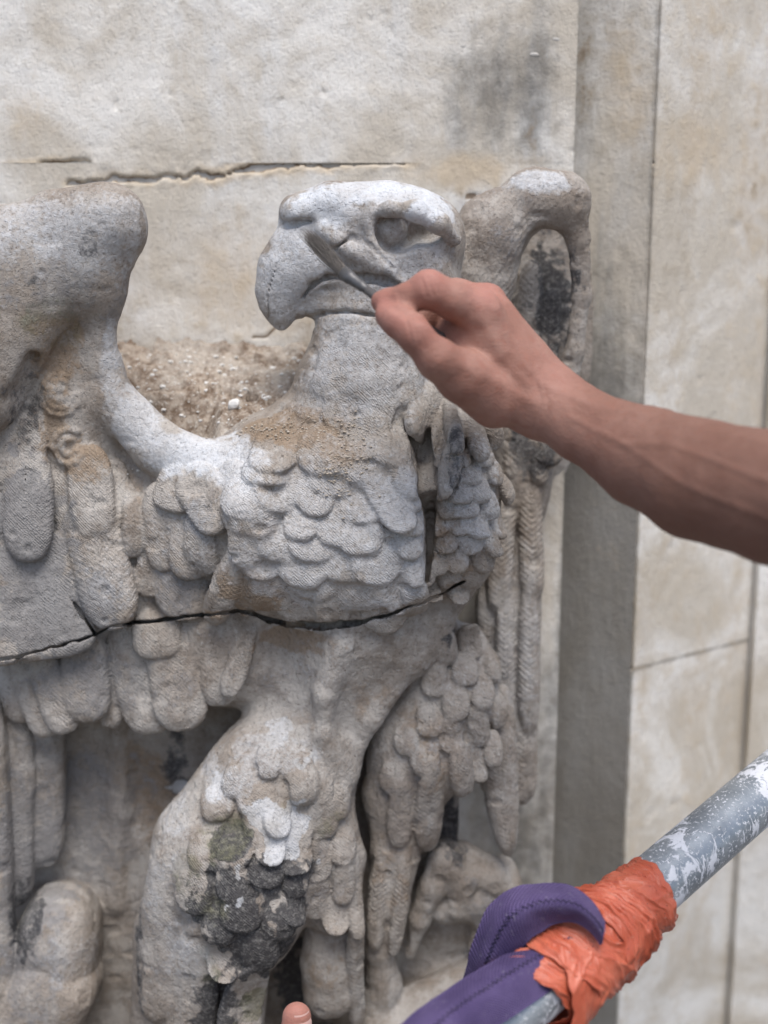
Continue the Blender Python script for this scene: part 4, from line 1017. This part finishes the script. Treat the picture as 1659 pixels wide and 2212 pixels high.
def ribbon(name, rails, mat, parent, n=120, m_=25, th=2.6, rip=.5, seed=0, label=None):
    R_ = [cr_spline([at(*q) for q in r], n) for r in rails]; G_ = np.stack(R_, 0)               # rail, n, 3
    rows_ = np.stack([cr_spline(G_[:, i], m_) for i in range(n)], 0)                                # n, m, 3
    du = np.gradient(rows_, axis=0); dv = np.gradient(rows_, axis=1); nn = np.cross(du, dv); nn /= np.linalg.norm(nn, axis=-1)[..., None]
    if nn[..., 1].mean() > 0: nn = -nn
    flat_ = rows_.reshape(-1, 3); rows_ = rows_ + nn * (noise3(flat_, 26, seed).reshape(n, m_, 1) * rip + noise3(flat_, 9, seed + 1).reshape(n, m_, 1) * rip * .3)
    lu = np.concatenate([[0], np.cumsum(np.linalg.norm(np.diff(rows_[:, m_ // 2], axis=0), axis=1))]); wv = np.linspace(0, 50, m_)
    top = rows_ + nn * th / 2; bot = rows_ - nn * th / 2
    k = n * m_; f = grid_faces(n, m_); idx = np.arange(k).reshape(n, m_); lp_ = np.concatenate([idx[:, 0], idx[-1, 1:], idx[-2::-1, -1], idx[0, -2:0:-1]]); jn = np.arange(len(lp_)); ln = lp_[(jn + 1) % len(lp_)]
    sk = np.stack([lp_, ln, ln + k, lp_ + k], 1)
    WU = np.repeat(lu, m_); WV = np.tile(wv, n)
    o = mesh_from(name, np.concatenate([top.reshape(-1, 3), bot.reshape(-1, 3)]), np.concatenate([f, f[:, ::-1] + k, sk]), mat, parent, None, dict(wu=np.tile(WU, 2), wv=np.tile(WV, 2)))
    if label: o['label'] = label
    return rows_, nn, lu, o
def stitch(rows_, nn, lu, parent, frac=.5, th=1.5):
    n, m_ = rows_.shape[:2]; pts = []; tot = lu[-1]; k = int(tot / 2.1)
    for i in range(k):
        s = tot * i / k; a = np.interp(s, lu, np.arange(n)); f = frac * (m_ - 1) + (.030 * (m_ - 1) if i % 2 else -.030 * (m_ - 1)); i0 = int(a); j0 = int(f); q = rows_[i0, j0] + (rows_[min(i0 + 1, n - 1), j0] - rows_[i0, j0]) * (a - i0)
        q = q + (rows_[i0, min(j0 + 1, m_ - 1)] - rows_[i0, j0]) * (f - j0)
        pts.append((*(q + nn[i0, j0] * th), .5))
    V, Fc = tube_mesh(pts, 6); o = simple('stitching', V, Fc, THREAD, parent, True); o['label'] = 'dark zigzag stitching'
sling = thing('webbing_sling', 'purple webbing sling with dark zigzag stitching lashed to the scaffold tube', 'sling')
r_, n_, lu_, oB = ribbon('strap', [[(990, 2150, -150), (1008, 2100, -158), (1026, 2028, -160), (1056, 1958, -158), (1110, 1924, -158), (1165, 1914, -156), (1222, 1914, -160), (1272, 1944, -170), (1306, 1992, -182)],
                                   [(1040, 2140, -168), (1052, 2080, -178), (1078, 2020, -182), (1108, 1978, -184), (1150, 1955, -184), (1200, 1948, -184), (1245, 1956, -186), (1280, 1982, -190), (1304, 2016, -192)],
                                   [(1100, 2130, -160), (1112, 2072, -172), (1140, 2030, -180), (1168, 2010, -178), (1198, 1992, -176), (1226, 1988, -178), (1252, 1994, -182), (1280, 2014, -186), (1300, 2040, -190)]], WEB, sling, rip=1.6, seed=3, label='looped strap bending back over the tube')
stitch(r_, n_, lu_, oB, .5)
r_, n_, lu_, oA = ribbon('strap', [[(760, 2310, -262), (880, 2205, -232), (1000, 2120, -202), (1136, 2038, -170), (1230, 1990, -160), (1290, 1950, -130)],
                                   [(850, 2330, -282), (948, 2216, -250), (1060, 2134, -220), (1176, 2062, -189), (1250, 2020, -176), (1320, 1975, -140)],
                                   [(940, 2370, -284), (1040, 2246, -246), (1110, 2195, -226), (1190, 2140, -202), (1250, 2100, -182), (1330, 2040, -145)]], WEB, sling, rip=1.0, seed=5, label='flat strap running down along the tube')
stitch(r_, n_, lu_, oA, .48)

def tape_mat():
    m = NT('orange_tape', .4, .45)
    a = m.noise(40, 4, .6); b = m.noise(300, 5, .7)
    c = m.mix(m.ramp(a, .35, .65), (.44, .095, .05), (.55, .15, .088)); c = m.mix(m.ramp(b, .60, .72, 0, .55), c, (.55, .32, .26)); c = m.mix(m.ramp(m.noise(420, 2, .5), .70, .73), c, (.06, .03, .025))
    m.b.inputs['Subsurface Weight'].default_value = .1; m.b.inputs['Subsurface Scale'].default_value = .002
    st = m.noise(500, 4, .7, vec=m.vec((1, .6, .25), (0, -.9, 0)))
    return m.out(c, m.bump(m.math('ADD', st, m.math('MULTIPLY', b, .5)), .5, .0007))
TAPE = tape_mat()
tape = thing('orange_tape_wrap', 'crumpled bright orange tape wound round the tube and the purple sling', 'tape')
def band(s0, wd, r0, tilt, phi, seed, bul=(0, 0, 1), fold=1.6, twist=1.5, nS=60, nT=220, gath=0.0):
    t = np.linspace(-.5, .5, nS)[:, None]; th = np.linspace(0, 2 * np.pi, nT + 1)[:-1][None, :]
    wdt = wd * (1 - gath * (0.5 + .5 * np.cos(th - phi - 1.2)) )
    s = s0 + wdt * t + tilt * np.cos(th - phi) + 1.2 * np.sin(3 * th + seed) + .9 * np.sin(7 * th + 2 * seed) + .5 * np.sin(17 * th + seed)
    X = np.stack([np.cos(th) * 40 + 0 * s, np.sin(th) * 40 + 0 * s, s * 1.0], -1)
    Xw = X.reshape(-1, 3).copy(); Xw[:, 0] *= .35; Xw[:, 1] *= .35
    sk_ = Xw.copy(); sk_[:, 2] += (np.arctan2(X[..., 1], X[..., 0]).ravel()) * 0
    # folds run round the tube, fanned by the twist
    ph = (t * wd + twist * 8 * np.sin(th - phi) * (t + .2)); base = noise3(Xw, 18, seed) * 2.0
    f1 = 1 - np.abs(noise3(np.stack([(ph * 1.0 + 0 * th).ravel(), np.cos(th + 0 * t).ravel() * 4.5, np.sin(th + 0 * t).ravel() * 4.5], 1), 4.6, seed + 2))
    f2 = 1 - np.abs(noise3(np.stack([(ph * 1.0 + 0 * th).ravel(), np.cos(th + 0 * t).ravel() * 4, np.sin(th + 0 * t).ravel() * 4], 1), 2.1, seed + 5))
    r = r0 + base.reshape(s.shape) + (f1 ** 5).reshape(s.shape) * fold + (f2 ** 4).reshape(s.shape) * fold * .4
    r = r + bul[0] * np.exp(-((np.angle(np.exp(1j * (th - bul[1])))) / bul[2]) ** 2) - 1.5 * np.abs(2 * t) ** 6
    Pn = cyl(s, th + 0 * s, r).reshape(-1, 3); Pi = cyl(s, th + 0 * s, r - 1.0).reshape(-1, 3)
    k = nS * nT; f = grid_faces(nS, nT, True); j = np.arange(nT); j2 = (j + 1) % nT; L_ = (nS - 1) * nT
    sk2 = np.concatenate([np.stack([j, j + k, j2 + k, j2], 1), np.stack([j + L_, j2 + L_, j2 + L_ + k, j + L_ + k], 1)])
    return mesh_from('tape_band', np.concatenate([Pn, Pi]), np.concatenate([f[:, ::-1], f + k, sk2]), TAPE, tape)
band(4, 26, 25.8, 6, .3, 1, fold=1.6)
band(24, 34, 26.8, 12, 2.4, 2, fold=2.4, bul=(4, -1.2, .9), twist=2.5)
band(46, 44, 30.0, 15, 1.2, 3, fold=3.0, bul=(5, .3, 1.2), gath=.4, twist=3)
band(68, 46, 33.5, -18, .6, 4, fold=3.4, bul=(5, .5, 1.2), gath=.35, twist=3)
band(90, 46, 35.0, 16, 2.0, 5, fold=3.0, bul=(4, -.2, 1.2), twist=2.5, gath=.2)
band(112, 40, 34.5, -16, 1.4, 6, fold=2.8, bul=(6, -.9, 1.0), twist=3)
band(130, 30, 31, 18, 2.8, 7, fold=2.2, twist=2)
